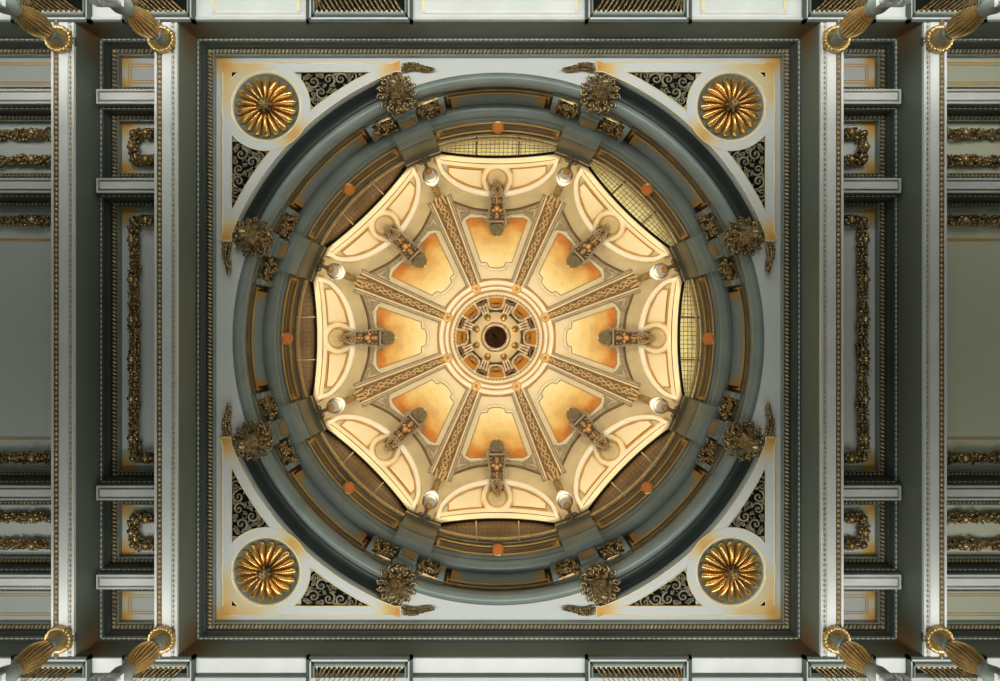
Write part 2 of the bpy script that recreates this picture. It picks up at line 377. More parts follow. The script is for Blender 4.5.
# ------------------------------------------------------------------ coffers
def garland(path, closed, w):
    m = M(); fr = M(); N = len(path)
    segs = list(zip(path, path[1:] + path[:1])) if closed else list(zip(path, path[1:]))
    rnd = random.Random(int(abs(path[0][0]) * 7 + abs(path[0][1])))
    FR = []
    for (a, b) in segs:
        L = hypot(b[0] - a[0], b[1] - a[1]); d = ((b[0] - a[0]) / L, (b[1] - a[1]) / L); e = (-d[1], d[0]); ang = atan2(d[1], d[0])
        m.tube([(a[0], a[1], w - 3), (b[0], b[1], w - 3)], 3.4, 6)
        k = max(1, round(L / 42)); pit = L / k
        for i in range(k):
            c = (a[0] + d[0] * pit * (i + .5), a[1] + d[1] * pit * (i + .5))
            FR.append(('gilt_fruit', M().ball((c[0], c[1], w - 10), 3.0, 10, 7), GOLD))
            for j in range(6):
                q = 2 * pi * j / 6; m.ball((c[0] + 3.8 * cos(q), c[1] + 3.8 * sin(q), w - 7.2), (2.5, 2.5, 2.2), 8, 5)
        sN = max(1, round(L / 21))
        for i in range(sN):      # tied ribbons between the clusters
            c = (a[0] + d[0] * L * i / sN, a[1] + d[1] * L * i / sN)
            m.rot((c[0], c[1], w - 4.5), (1.5, 5.4, 4.0), ang, 10, 6)
        s = 0.0
        while s < L:
            ph = (s / pit) % 1.0; wid = 3.3 + 2.3 * abs(sin(pi * ph * 2))
            for side in (-1, 1):
                o = side * wid * rnd.uniform(0.5, 1.0)
                m.rot((a[0] + d[0] * s + e[0] * o, a[1] + d[1] * s + e[1] * o, w - rnd.uniform(2.5, 6)), (rnd.uniform(2.2, 3.4), rnd.uniform(1.1, 1.9), rnd.uniform(1.5, 2.6)), ang + side * rnd.uniform(0.3, 1.0), 8, 5)
            if abs(ph - .5) > .12: m.ball((a[0] + d[0] * s + e[0] * rnd.uniform(-2.4, 2.4), a[1] + d[1] * s + e[1] * rnd.uniform(-2.4, 2.4), w - rnd.uniform(5.5, 8)), rnd.uniform(1.4, 2.4), 8, 5)
            s += 3.6
        m.ball((a[0], a[1], w - 7), 3.6, 10, 6)
    return m, FR
def frame_parts(x0, x1, y0, y1, pt=4.9, f=(1, 1)):
    """bead, cove and rope running round a coffer's opening"""
    pr = M().rect(x0, x1, y0, y1, [(0, 678.2), (4.2, 678.2), (4.4, 682), (4.9, 685.5), (5.6, 687), (5.6, 690.5), (12.0, 690.5), (12.2, 697.2), (0, 699), (0, 678.2)], False, f)
    bd = M(); e = 2.1; ea, eb = e * f[0], e * f[1]
    beads_x(bd, y0 + ea, 677.8, x0 + e, x1 - e, pt, (1.7, .95, .9)); beads_x(bd, y1 - eb, 677.8, x0 + e, x1 - e, pt, (1.7, .95, .9))
    beads_y(bd, x0 + e, 677.8, y0 + ea, y1 - eb, pt, (.95, 1.7, .9)); beads_y(bd, x1 - e, 677.8, y0 + ea, y1 - eb, pt, (.95, 1.7, .9))
    bd.rect(x0, x1, y0, y1, [(1.9, 678), (1.9, 677.6), (2.3, 677.6), (2.3, 678)], False, f)
    rp = M(); e = 8.7; ea, eb = e * f[0], e * f[1]
    for (p, q, ww) in (((x0 + e, y0 + ea), (x1 - e, y0 + ea), f[0]), ((x1 - e, y0 + ea), (x1 - e, y1 - eb), 1), ((x1 - e, y1 - eb), (x0 + e, y1 - eb), f[1]), ((x0 + e, y1 - eb), (x0 + e, y0 + ea), 1)):
        L = hypot(q[0] - p[0], q[1] - p[1]); n = max(2, int(L / 3.8)); a = atan2(q[1] - p[1], q[0] - p[0])
        for i in range(n + 1):
            t = i / n; rp.rot((p[0] + (q[0] - p[0]) * t, p[1] + (q[1] - p[1]) * t, 689.6), (1.45, 2.9 * ww, 2.0), a + 0.45, 6, 4)
    fl = M().rect(x0, x1, y0, y1, [(11.6, 691), (11.6, 689.4), (12.6, 689.4), (12.6, 697)], False, f)
    return [('cove_moulding', pr, DTEAL), ('bead_moulding', bd, BEADM), ('rope_moulding', rp, ROPE), ('fillet', fl, TEAL)]
def goldrect(x0, x1, y0, y1, w, t=1.1, gap=1.6):
    m = M()
    for k in (0, gap + t):
        m.rect(x0 + k, x1 - k, y0 + k, y1 - k, [(0, w), (0, w - .5), (t, w - .5), (t, w)])
    return m
def panel(x0, x1, y0, y1, corners, f):
    d = 12.2
    return glowtintbox(M(), x0 + d, x1 - d, y0 + d * f[0], y1 - d * f[1], WP, WP + 6, [(x, y, WP, corners) for x in (x0 + d, x1 - d) for y in (y0 + d * f[0], y1 - d * f[1])] if corners else [], 24, 26, 1.15)
SLOT = ((-292, -238.8, 'end'), (-225, -153.8, 'mid'), (-140, 140, 'long'), (153.8, 225, 'mid'), (238.8, 292, 'end'))
PLAINS = {1: graded('olive_white_panel_mottled', [(0, (0.55, 0.56, 0.42)), (0.5, (0.50, 0.42, 0.22)), (1, (0.50, 0.2, 0.03))], 0.3, 3.0),  # plain panels with a faint ochre mottle from noise
          -1: graded('grey_green_panel_mottled', [(0, (0.50, 0.54, 0.50)), (0.5, (0.50, 0.42, 0.22)), (1, (0.50, 0.2, 0.03))], 0.3, 3.0)}
for sx in (-1, 1):
    for bay, (xa, xb), where in (('narrow', (313.5, 387.0), 'narrow bay'), ('wide', (407.4, 560.0), 'outermost bay')):
        x0, x1 = sorted((sx * xa, sx * xb))
        for yc, nm in BARS:
            crossbar(x0, x1, yc, f'short white cross beam, {nm} of four down the {LR[sx]} {where}', sx)
        for i, (y0, y1, kd) in enumerate(SLOT):
            parts = []
            mt = WARMGLOW if bay == 'narrow' else PLAINS[sx]
            f = (1 if i == 0 else .78, 1 if i == 4 else .78)
            parts.append(('panel', panel(x0, x1, y0, y1, (19 if kd == 'end' else 24) if bay == 'narrow' else 0, f), mt))
            parts += frame_parts(x0, x1, y0, y1, 4.9, f)
            ya, yb = y0 + 12.2 * f[0], y1 - 12.2 * f[1]
            pos = ('top' if i < 2 else 'bottom')
            if kd == 'end':
                if bay == 'narrow': g = goldrect(x0 + 19, x1 - 19, ya + 6, yb - 6, WP, .9, 1.4)
                else: g = goldrect(x0 + 25, x1 - 25, ya + 4.5, yb - 4.5, WP, .9, 1.4)
                parts.append(('gilt_line', g, GLINE))
                lb = f'coffer with a plain gilt line rectangle, {pos} end of the {LR[sx]} {where}'
            elif kd == 'mid':
                c = (y0 + y1) / 2; hx = 10 if bay == 'narrow' else 52; cx = (x0 + x1) / 2
                if bay == 'narrow': cx, hx = sx * 346.0, 14.0
                gm_, fr_ = garland([(cx - hx, c - 13.2), (cx + hx, c - 13.2), (cx + hx, c + 13.2), (cx - hx, c + 13.2)], True, WP); parts.append(('garland', gm_, BRONZE, fr_))
                lb = f'square coffer framed by a gilt fruit garland, {pos} part of the {LR[sx]} {where}' if bay == 'narrow' else f'coffer with paired gilt fruit garlands, {pos} part of the {LR[sx]} {where}'
            else:
                hx = 14.0 if bay == 'narrow' else 52; cx = sx * 346.0 if bay == 'narrow' else (x0 + x1) / 2
                gm_, fr_ = garland([(cx - hx, -117), (cx + hx, -117), (cx + hx, 117), (cx - hx, 117)], True, WP); parts.append(('garland', gm_, BRONZE, fr_))
                if bay == 'wide': parts.append(('gilt_line', goldrect(x0 + 18, x1 - 18, -100, 100, WP, .8, 1.0), GLINE))
                lb = f'long coffer with a tall gilt fruit garland in the middle of the {LR[sx]} {where}' if bay == 'narrow' else f'large plain coffer with garlands at its ends, middle of the {LR[sx]} {where}'
            thing('ceiling_coffer', lb, 'ceiling coffer', ((x0 + x1) / 2, (y0 + y1) / 2, WP), parts, group=f'coffers of the {where}s', kind='thing')
thing('square_coffer_frame', 'great square frame of bead and rope mouldings around the dome', 'ceiling frame', (0, 0, WP),
      frame_parts(-293.1, 293.1, -292, 292), kind='thing')

# ------------------------------------------------------------------ spandrels: plate round the dome opening
H = 281.0
NO, RA, RB = 14, 265.0, 283.0
def plate_radius(a):
    b = abs((a + pi / 4) % (pi / 2) - pi / 4)       # angle from the nearest axis
    return RA if b < radians(20.5) else min(RB, H / max(abs(cos(a)), abs(sin(a))) - 0.05)
n = 720; rows = []
inn = [plate_radius(2 * pi * (i + .5) / n) for i in range(n)]
sq = [H / max(abs(cos(2 * pi * (i + .5) / n)), abs(sin(2 * pi * (i + .5) / n))) for i in range(n)]
an = [2 * pi * (i + .5) / n for i in range(n)]
pl = M()
def pglow(x, y): return max(0.0, 1 - hypot(abs(x) - 279, abs(y) - 279) / 24)  # warm glow painted into the plate's corners
steps = 6
rows = [[((inn[i] + (sq[i] - inn[i]) * k / steps) * cos(an[i]), (inn[i] + (sq[i] - inn[i]) * k / steps) * sin(an[i]), WP) for i in range(n)] for k in range(steps + 1)]
pl.grid(rows, True, False, [[pglow(p[0], p[1]) for p in r] for r in rows])
rows = [[(inn[i] * cos(an[i]), inn[i] * sin(an[i]), w) for i in range(n)] for w in (WP, WP + 14)]
pl.grid(rows, True, False)
pl.grid([[(sq[i] * cos(an[i]), sq[i] * sin(an[i]), WP + 14) for i in range(n)], rows[1]], True, False)
o = struct('ceiling_spandrel_plate', pl, WARMGLOW)

def fan(m, c, poly, w, g=None):
    vs = [(c[0], c[1], w)] + [(x, y, w) for x, y in poly]
    m.add(vs, [(0, i + 1, (i + 1) % len(poly) + 1) for i in range(len(poly))], False, g)
# strapwork of one corner (+x,+y corner), later turned by quarter turns
def ribbon(m, path, wd, w0, w1, glow, closed=False):
    N = len(path); L = []; Rr = []
    for i in range(N):
        a = path[(i - 1) % N] if closed or i else path[0]; b = path[(i + 1) % N] if closed or i < N - 1 else path[-1]
        d = (b[0] - a[0], b[1] - a[1]); l = hypot(*d); nn = (-d[1] / l, d[0] / l)
        L.append((path[i][0] + nn[0] * wd / 2, path[i][1] + nn[1] * wd / 2)); Rr.append((path[i][0] - nn[0] * wd / 2, path[i][1] - nn[1] * wd / 2))
    rows = [[(x, y, w1) for x, y in L], [(x, y, w0) for x, y in L], [(x, y, w0) for x, y in Rr], [(x, y, w1) for x, y in Rr]]
    m.grid(rows, closed, False, [[glow(p[0], p[1]) for p in r] for r in rows])
    if not closed:
        for j in (0, N - 1): m.add([r[j] for r in rows], [(0, 1, 2, 3)])
    return L, Rr
RC = (230.2, 230.2)
def sglow(x, y):  # where the straps carry painted warm light
    return max(0, 1 - hypot(x - 276, y - 276) / 44) * 1.1 + max(0, 1 - hypot(x - 203, y - 203) / 24) * 1.0 + sum(1.1 * max(0, 1 - hypot(x - a, y - b) / 26) for a, b in ((100, 270), (270, 100))) + 0.5 * sum(max(0, 1 - hypot(x - a, y - b) / 22) for a, b in ((236, 272), (272, 236))) + 1e-4
strap = M(); edge = M()
a0, a1 = radians(19.6), radians(90 - 19.6)
arcp = [(288.3 * cos(a0 + (a1 - a0) * i / 60), 288.3 * sin(a0 + (a1 - a0) * i / 60)) for i in range(61)]
paths = [(arcp, 9.0, False, 0.0), (lerp((268.8, 97), (268.8, 273.1), 40), 8.6, False, 0.12), (lerp((97, 268.8), (273.1, 268.8), 40), 8.6, False, 0.24),
         ([(RC[0] + 39.3 * cos(2 * pi * i / 64), RC[1] + 39.3 * sin(2 * pi * i / 64)) for i in range(64)], 8.8, True, 0.36)]
def dist(p, path, cl):
    best = 1e9; N = len(path)
    for i in range(N if cl else N - 1):
        a, b = path[i], path[(i + 1) % N]; d = (b[0] - a[0], b[1] - a[1]); L2 = d[0] ** 2 + d[1] ** 2
        t = max(0, min(1, ((p[0] - a[0]) * d[0] + (p[1] - a[1]) * d[1]) / L2)); best = min(best, hypot(p[0] - a[0] - t * d[0], p[1] - a[1] - t * d[1]))
    return best
for q, (p, wd, cl, dz) in enumerate(paths):
    L, R_ = ribbon(strap, p, wd, WP - 3.6 - dz, WP + .5, sglow, cl)
    for e in (L, R_):
        if cl: e = e + e[:1]
        run = []
        for a_, b_ in zip(e, e[1:]):
            for k in range(4):
                pt = (a_[0] + (b_[0] - a_[0]) * k / 4, a_[1] + (b_[1] - a_[1]) * k / 4)
                if any(j != q and dist(pt, P2, c2_) < w2 / 2 - .35 for j, (P2, w2, c2_, _) in enumerate(paths)) or hypot(pt[0] - RC[0], pt[1] - RC[1]) < 34.5:
                    if len(run) > 1: edge.tube([(x, y, WP - 3.7) for x, y in run], 0.62, 5)
                    run = []
                else: run.append(pt)
        if len(run) > 1: edge.tube([(x, y, WP - 3.7) for x, y in run], 0.62, 5)
edge.tube([(264.5, 97, WP - 3.6), (273.1, 97, WP - 3.6)], .6, 5); edge.tube([(97, 264.5, WP - 3.6), (97, 273.1, WP - 3.6)], .6, 5)
# dark recesses with scroll foliage
def recess():
    bk = M(); c1 = []
    a = [(292.6 * cos(radians(x)), 292.6 * sin(radians(x))) for x in [23.3 + 1.7 * i for i in range(10)]]
    a = [p for p in a if hypot(p[0] - RC[0], p[1] - RC[1]) > 43.5]
    ring = [(RC[0] + 43.4 * cos(radians(x)), RC[1] + 43.4 * sin(radians(x))) for x in (215, 230, 245, 260, 275, 290, 300, 308)]
    ring = [p for p in ring if hypot(*p) > 292.6 and p[0] < 264.5]
    poly = a + ring + [(264.5, min(ring[-1][1] if ring else 195, 196))]
    return poly
poly = recess()
bk1 = M().prism(poly, WP - 0.8, WP - 0.2); bk2 = M().prism([(y, x) for x, y in poly], WP - 0.8, WP - 0.2)
tri = [(264.3, 264.3), (264.3, 255.5), (255.5, 264.3)]
bk3 = M().prism(tri, WP - 2.4, WP - 0.2)
def inside(p, poly):
    r = False; j = len(poly) - 1
    for i in range(len(poly)):
        if (poly[i][1] > p[1]) != (poly[j][1] > p[1]) and p[0] < (poly[j][0] - poly[i][0]) * (p[1] - poly[i][1]) / (poly[j][1] - poly[i][1]) + poly[i][0]: r = not r
        j = i
    return r
def spiral(m, c, R, a0, sg, w, th):
    pts = []; rad = []
    for i in range(15):
        t = i / 14; r = R * (1 - .86 * t); a = a0 + sg * t * 2 * pi * 1.3
        pts.append((c[0] + r * cos(a), c[1] + r * sin(a), w - 1.6 * t)); rad.append(th * (1 - .45 * t))
    m.tube(pts, rad, 6); m.ball(pts[-1], th * 1.25, 6, 4)
rnd = random.Random(3)
sc1 = M(); placed = []
for R in (6.5, 5.0, 4.0, 3.0, 2.3, 1.8):
    for _ in range(400):
        p = (rnd.uniform(222, 264), rnd.uniform(105, 200))
        if all(inside((p[0] + (R + .3) * cos(q), p[1] + (R + .3) * sin(q)), poly) for q in [k * pi / 4 for k in range(8)]) and all(hypot(p[0] - x, p[1] - y) > .86 * (R + r2) for x, y, r2 in placed):
            placed.append((*p, R)); spiral(sc1, p, R, rnd.uniform(0, 6.3), rnd.choice((-1, 1)), WP - 2.0, max(.75, R * .21))
            for k in range(3):
                q = rnd.uniform(0, 6.3); sc1.rot((p[0] + R * cos(q), p[1] + R * sin(q), WP - 2.4), (1.7, .8, .8), q + .6, 6, 4)
sc2 = M(); sc2.v = [(y, x, w) for x, y, w in sc1.v]; sc2.f = sc1.f; sc2.sm = sc1.sm; sc2.g = sc1.g
base = (230.2, 230.2, WP)
CORNERS = [(0, (1, 1)), (pi / 2, (-1, 1)), (pi, (-1, -1)), (3 * pi / 2, (1, -1))]
t0 = thing('corner_strapwork', 'white strapwork with dark scroll panels in the lower right corner of the square', 'strapwork', base,
           [('strap', strap, WARMGLOWB, [('gilt_edge', edge, CGOLD)]), ('recess_backing', bk1, BLACK, [('scrollwork', sc1, IRONG)]), ('recess_backing', bk2, BLACK, [('scrollwork', sc2, IRONG)]), ('corner_recess', bk3, BLACK)],
           0, 'strapwork corners round the dome', 'thing')
copies(t0, base, [a for a, _ in CORNERS[1:]], [f'white strapwork with dark scroll panels in the {SIDE[c]} corner of the square' for _, c in CORNERS[1:]])
# rosettes
ds = M().lathe([(35, WP + .2), (35, WP - 2.6), (31.5, WP - 2.2), (31.5, WP - .4), (0, WP - .4)], 64, RC)
rim = M().lathe([(35.2, WP - 2), (34.9, WP - 4.0), (33.4, WP - 4.2), (32.9, WP - 2.4)], 64, RC)
pets = []
for i in range(18):
    a = 2 * pi * (i + .5) / 18; m = M(); rows = []
    for k in range(15):
        t = k / 9 if k < 7 else 7 / 9 + (2 / 9) * sin(pi / 2 * (k - 7) / 7); r = 5 + 25.0 * t; hw = (0.7 + 3.95 * t) * (1 if t < .8 else sqrt(max(0.004, 1 - ((t - .8) / .2) ** 2))); hh = 2.6 + 4.8 * sin(pi * min(1, t * .8 + .12)) * (1 if t < .8 else sqrt(max(0, 1 - ((t - .8) / .2) ** 2)) * .6 + .4)
        row = []
        for j in range(9):
            b = pi * j / 8; x, y = r, -hw * cos(b)
            row.append((RC[0] + x * cos(a) - y * sin(a), RC[1] + x * sin(a) + y * cos(a), WP - 1 - hh * sin(b)))
        rows.append(row)
    m.grid(rows); m.add(rows[-1], [tuple(range(9))], True)
    pets.append(('petal', m, BRGOLD))
bs = M(); bs.ball((RC[0], RC[1], WP - 10), (5.4, 5.4, 6), 12, 8)
for i in range(8):
    a = 2 * pi * i / 8; bs.rot((RC[0] + 5.4 * cos(a), RC[1] + 5.4 * sin(a), WP - 9), (2.8, 1.6, 3.6), a)
bt = M()
for i in range(5):
    a = 2 * pi * i / 5; bt.ball((RC[0] + 2.1 * cos(a), RC[1] + 2.1 * sin(a), WP - 16), 1.7, 6, 4)
t0 = thing('gilt_rosette', 'round gilt rosette with eighteen petals in the lower right corner', 'rosette', base,
           [('dish', ds, TEAL, [('gilt_rim', rim, CGOLD)])] + pets + [('boss', bs, BRONZE, [('berry_cluster', bt, GOLD)])], 0, 'gilt corner rosettes')
copies(t0, base, [a for a, _ in CORNERS[1:]], [f'round gilt rosette with eighteen petals in the {SIDE[c]} corner' for _, c in CORNERS[1:]])

# ------------------------------------------------------------------ drum: rings, openings, frieze, piers
def tor(Rc, wc, a, b, n=16): return [(Rc + a * cos(2 * pi * i / n), wc + b * sin(2 * pi * i / n)) for i in range(n + 1)]
m = M()
for k in range(4):
    a0 = k * pi / 2 + radians(20.5); a1 = (k + 1) * pi / 2 - radians(20.5)
    m.lathe([(283.5, WP + 1), (283, WP + 6), (280, WP + 9), (280, WP + 14), (276, WP + 17), (272, WP + 18.5), (272, WP + 14.5), (269, WP + 14.5), (267, WP + 12), (262, WP + 12)], 40, (0, 0), a0, a1, cap=False)
struct('trim_7', m, DTEAL)
struct('trim_8', M().lathe(tor(261.2, 703, 6.3, 6.5), 160), TEAL)                     # lower torus
m = M().lathe([(261, 707), (256.5, 707), (255.5, 709)], 160)
OPEN = radians(12.8)
for k in range(8):                                                                       # wall between the openings
    ax = k * pi / 4
    m.lathe([(255, 708), (253.4, 715), (252.5, 756)], 10, (0, 0), ax + OPEN, ax + pi / 4 - OPEN)
m.lathe([(252.5, 752), (253.5, 757)], 160)
struct('trim_9', m, TEAL)
struct('trim_10', M().lathe(tor(247, 755, 7.8, 6.5), 160).lathe([(240, 757), (238.5, 757), (238.5, 762), (236, 763)], 160), TEAL)
SEC = ['right', 'lower right', 'bottom', 'lower left', 'left', 'upper left', 'top', 'upper right']
def sector_thing(name, cat, base, parts, lab, grp, kind=None):
    t = thing(name, lab(0), cat, base, parts, 0, grp, kind)
    copies(t, base, [k * pi / 4 for k in range(1, 8)], [lab(k) for k in range(1, 8)])
    return t
# recessed openings
fr = [M(), M()]; bk = M(); st = M(); ln = M()
bk.lathe([(258.5, 713), (258.5, 755)], 24, (0, 0), -OPEN, OPEN)  # brown backing, the recess's deeper shade put into its colour
st.lathe([(253, 713), (258.6, 713)], 24, (0, 0), -OPEN, OPEN, cap=False); st.lathe([(252.5, 755.5), (258.6, 755.5)], 24, (0, 0), -OPEN, OPEN, cap=False)
for s in (-1, 1): st.grid([[(R * cos(s * OPEN), R * sin(s * OPEN), w) for w in (712, 755)] for R in (252.4, 258.6)], smooth=False)
ln.lathe([(258, 731), (256.2, 731), (256.2, 732.4), (258, 732.4)], 24, (0, 0), -OPEN * .93, OPEN * .93)
for s in (-1, 1):
    ln.lathe([(258, 726), (256.6, 726), (256.6, 752), (258, 752)], 2, (0, 0), s * OPEN * .93 - .003, s * OPEN * .93 + .003)
    fr[s > 0].lathe([(253, 711), (247.5, 711.5), (247, 716), (247, 750), (253, 754)], 3, (0, 0), s * (OPEN + .012) - .012, s * (OPEN + .012) + .012)
BKS = graded('teal_panel_orange_ends', [(0, (0.21, 0.25, 0.24)), (0.5, (0.34, 0.24, 0.1)), (1, (0.5, 0.22, 0.04))], 0.35, 5)  # orange towards the two ends of the panel
rows = [[(Rw * cos(a), Rw * sin(a), w) for a in [-OPEN * .88 + 2 * OPEN * .88 * i / 30 for i in range(31)]] for Rw, w in ((258.4, 733), (257.2, 734), (254.6, 742), (251.8, 749), (252.4, 755))]
sl = M().grid(rows, g=[[max(1e-4, 1 - (1 - abs(i - 15) / 15) * 4.2) for i in range(31)]] * 5)
sector_thing('drum_opening', 'drum recess', (258, 0, 712), [('backing', bk, mat('umber_recess_shade', (0.13, .10, .055), .5, var=.25)), ('reveal', st, FRIEZE), ('gilt_line', ln, GLINE), ('panel', sl, BKS), ('side_bar', fr[0], TEAL), ('side_bar', fr[1], TEAL)],
             lambda k: f'curved recessed panel in the grey ring below the {SEC[k]} window', 'recessed panels of the lower ring')
# frieze with sloping face and orange roundels
def frz(t, o=0): return (238.5 - 12.5 * t - o, 763 + 17.5 * t - o * .6)
struct('trim_11', M().lathe([(236, 762), frz(0), frz(0.06, 1.2), frz(.14, 1.2), frz(.14), frz(.8), frz(.82, 1.5), frz(.92, 2.5), frz(1, 2.5), (222.5, 781), (222.5, 785), (228, 786)], 160), FRIEZE)
A = radians(16.3)
f1 = M(); f2 = M(); f3 = M(); dsc = M(); rimd = M()
f1.lathe([frz(.1, .2), frz(.1, 1.0), frz(.6, 1.0), frz(.6, .2)], 30, (0, 0), -A, A)
for t in (.07, .56): f2.lathe([frz(t, .8), frz(t, 2.2), frz(t + .08, 2.2), frz(t + .08, .8)], 30, (0, 0), -A, A)
for s in (-1, 1): f2.lathe([frz(.07, .8), frz(.07, 2.2), frz(.64, 2.2), frz(.64, .8)], 2, (0, 0), s * A - .006, s * A + .006)
f3.lathe([frz(.22, 1.0), frz(.22, 1.7), frz(.31, 1.7), frz(.31, 1.0)], 30, (0, 0), -A * .92, A * .92); f3.lathe([frz(.42, 1.0), frz(.42, 1.7), frz(.50, 1.7), frz(.50, 1.0)], 30, (0, 0), -A * .92, A * .92)
c = frz(.30, 4.0); nx, nw = -.63, -.77; tx, tw = -.77, .63
def disc(m, r, h0, h1, n=24):
    rows = [[(c[0] + tx * rr * cos(2 * pi * i / n) + nx * h, rr * sin(2 * pi * i / n), c[1] + tw * rr * cos(2 * pi * i / n) + nw * h) for i in range(n)] for rr, h in ((r, h0), (r, h1), (r * .7, h1 + .5), (0.01, h1 + .8))]
    m.grid(rows, True)
disc(dsc, 6.0, -3, 1.0); disc(rimd, 7.2, -3.5, -.4)
sector_thing('frieze_panel', 'frieze panel', (232, 0, 770), [('sunk_field', f1, FRIEZE), ('border', f2, GLINE), ('reed', f3, BROWNL), ('roundel', dsc, ORANGE, [('roundel_rim', rimd, GOLD)])],
             lambda k: f'gilt brown frieze panel with orange roundel under the {SEC[k]} window', 'frieze panels with orange roundels', 'thing')
# gilt fillet and cornice lip
struct('trim_12', M().lathe([(226, 780), (224, 779), (222.0, 779.6), (222.0, 782), (224, 783)], 160), GOLD)
def BET(k): return f'between the {SEC[k]} and {SEC[(k + 1) % 8]} windows'
def corner_thing(name, cat, base, parts, lab, grp, kind=None):
    t = thing(name, lab(0), cat, base, parts, pi / 8, grp, kind)
    copies(t, base, [pi / 8 + k * pi / 4 for k in range(1, 8)], [lab(k) for k in range(1, 8)])
    return t
pa = radians(5.1)
p1 = M().lathe([(256, 744), (250, 743.5), (242, 743), (236.5, 745), (233, 750), (232.5, 756), (230, 759), (229, 761), (240, 763)], 10, (0, 0), -pa, pa)
p2 = M().lathe([(236, 760), (231, 762), (220.5, 776.5), (221, 780), (232, 782)], 10, (0, 0), -pa, pa)
p3 = M().lathe([(226, 775), (219.6, 775), (219.2, 777.2), (217.6, 777.6), (217.2, 781), (216, 782), (216, 787), (228, 788)], 10, (0, 0), -pa * 1.06, pa * 1.06)
p4 = M().lathe([(219.6, 777.8), (216.8, 778), (216.8, 779.6), (219, 780)], 10, (0, 0), -pa * 1.08, pa * 1.08)
corner_thing('drum_pier', 'pier', (236, 0, 760), [('torus_block', p1, TEAL), ('frieze_block', p2, mat('olive_gilt_pier', (0.26, 0.21, 0.11), 0.4, 0.1, var=.2)), ('cornice', p3, mat('olive_drab_cornice', (0.10, .085, .045), .45, .1, var=.2), [('gilt_fillet', p4, GOLD)])],
             lambda k: f'projecting pier breaking the ring {BET(k)}', 'piers of the drum', 'thing')

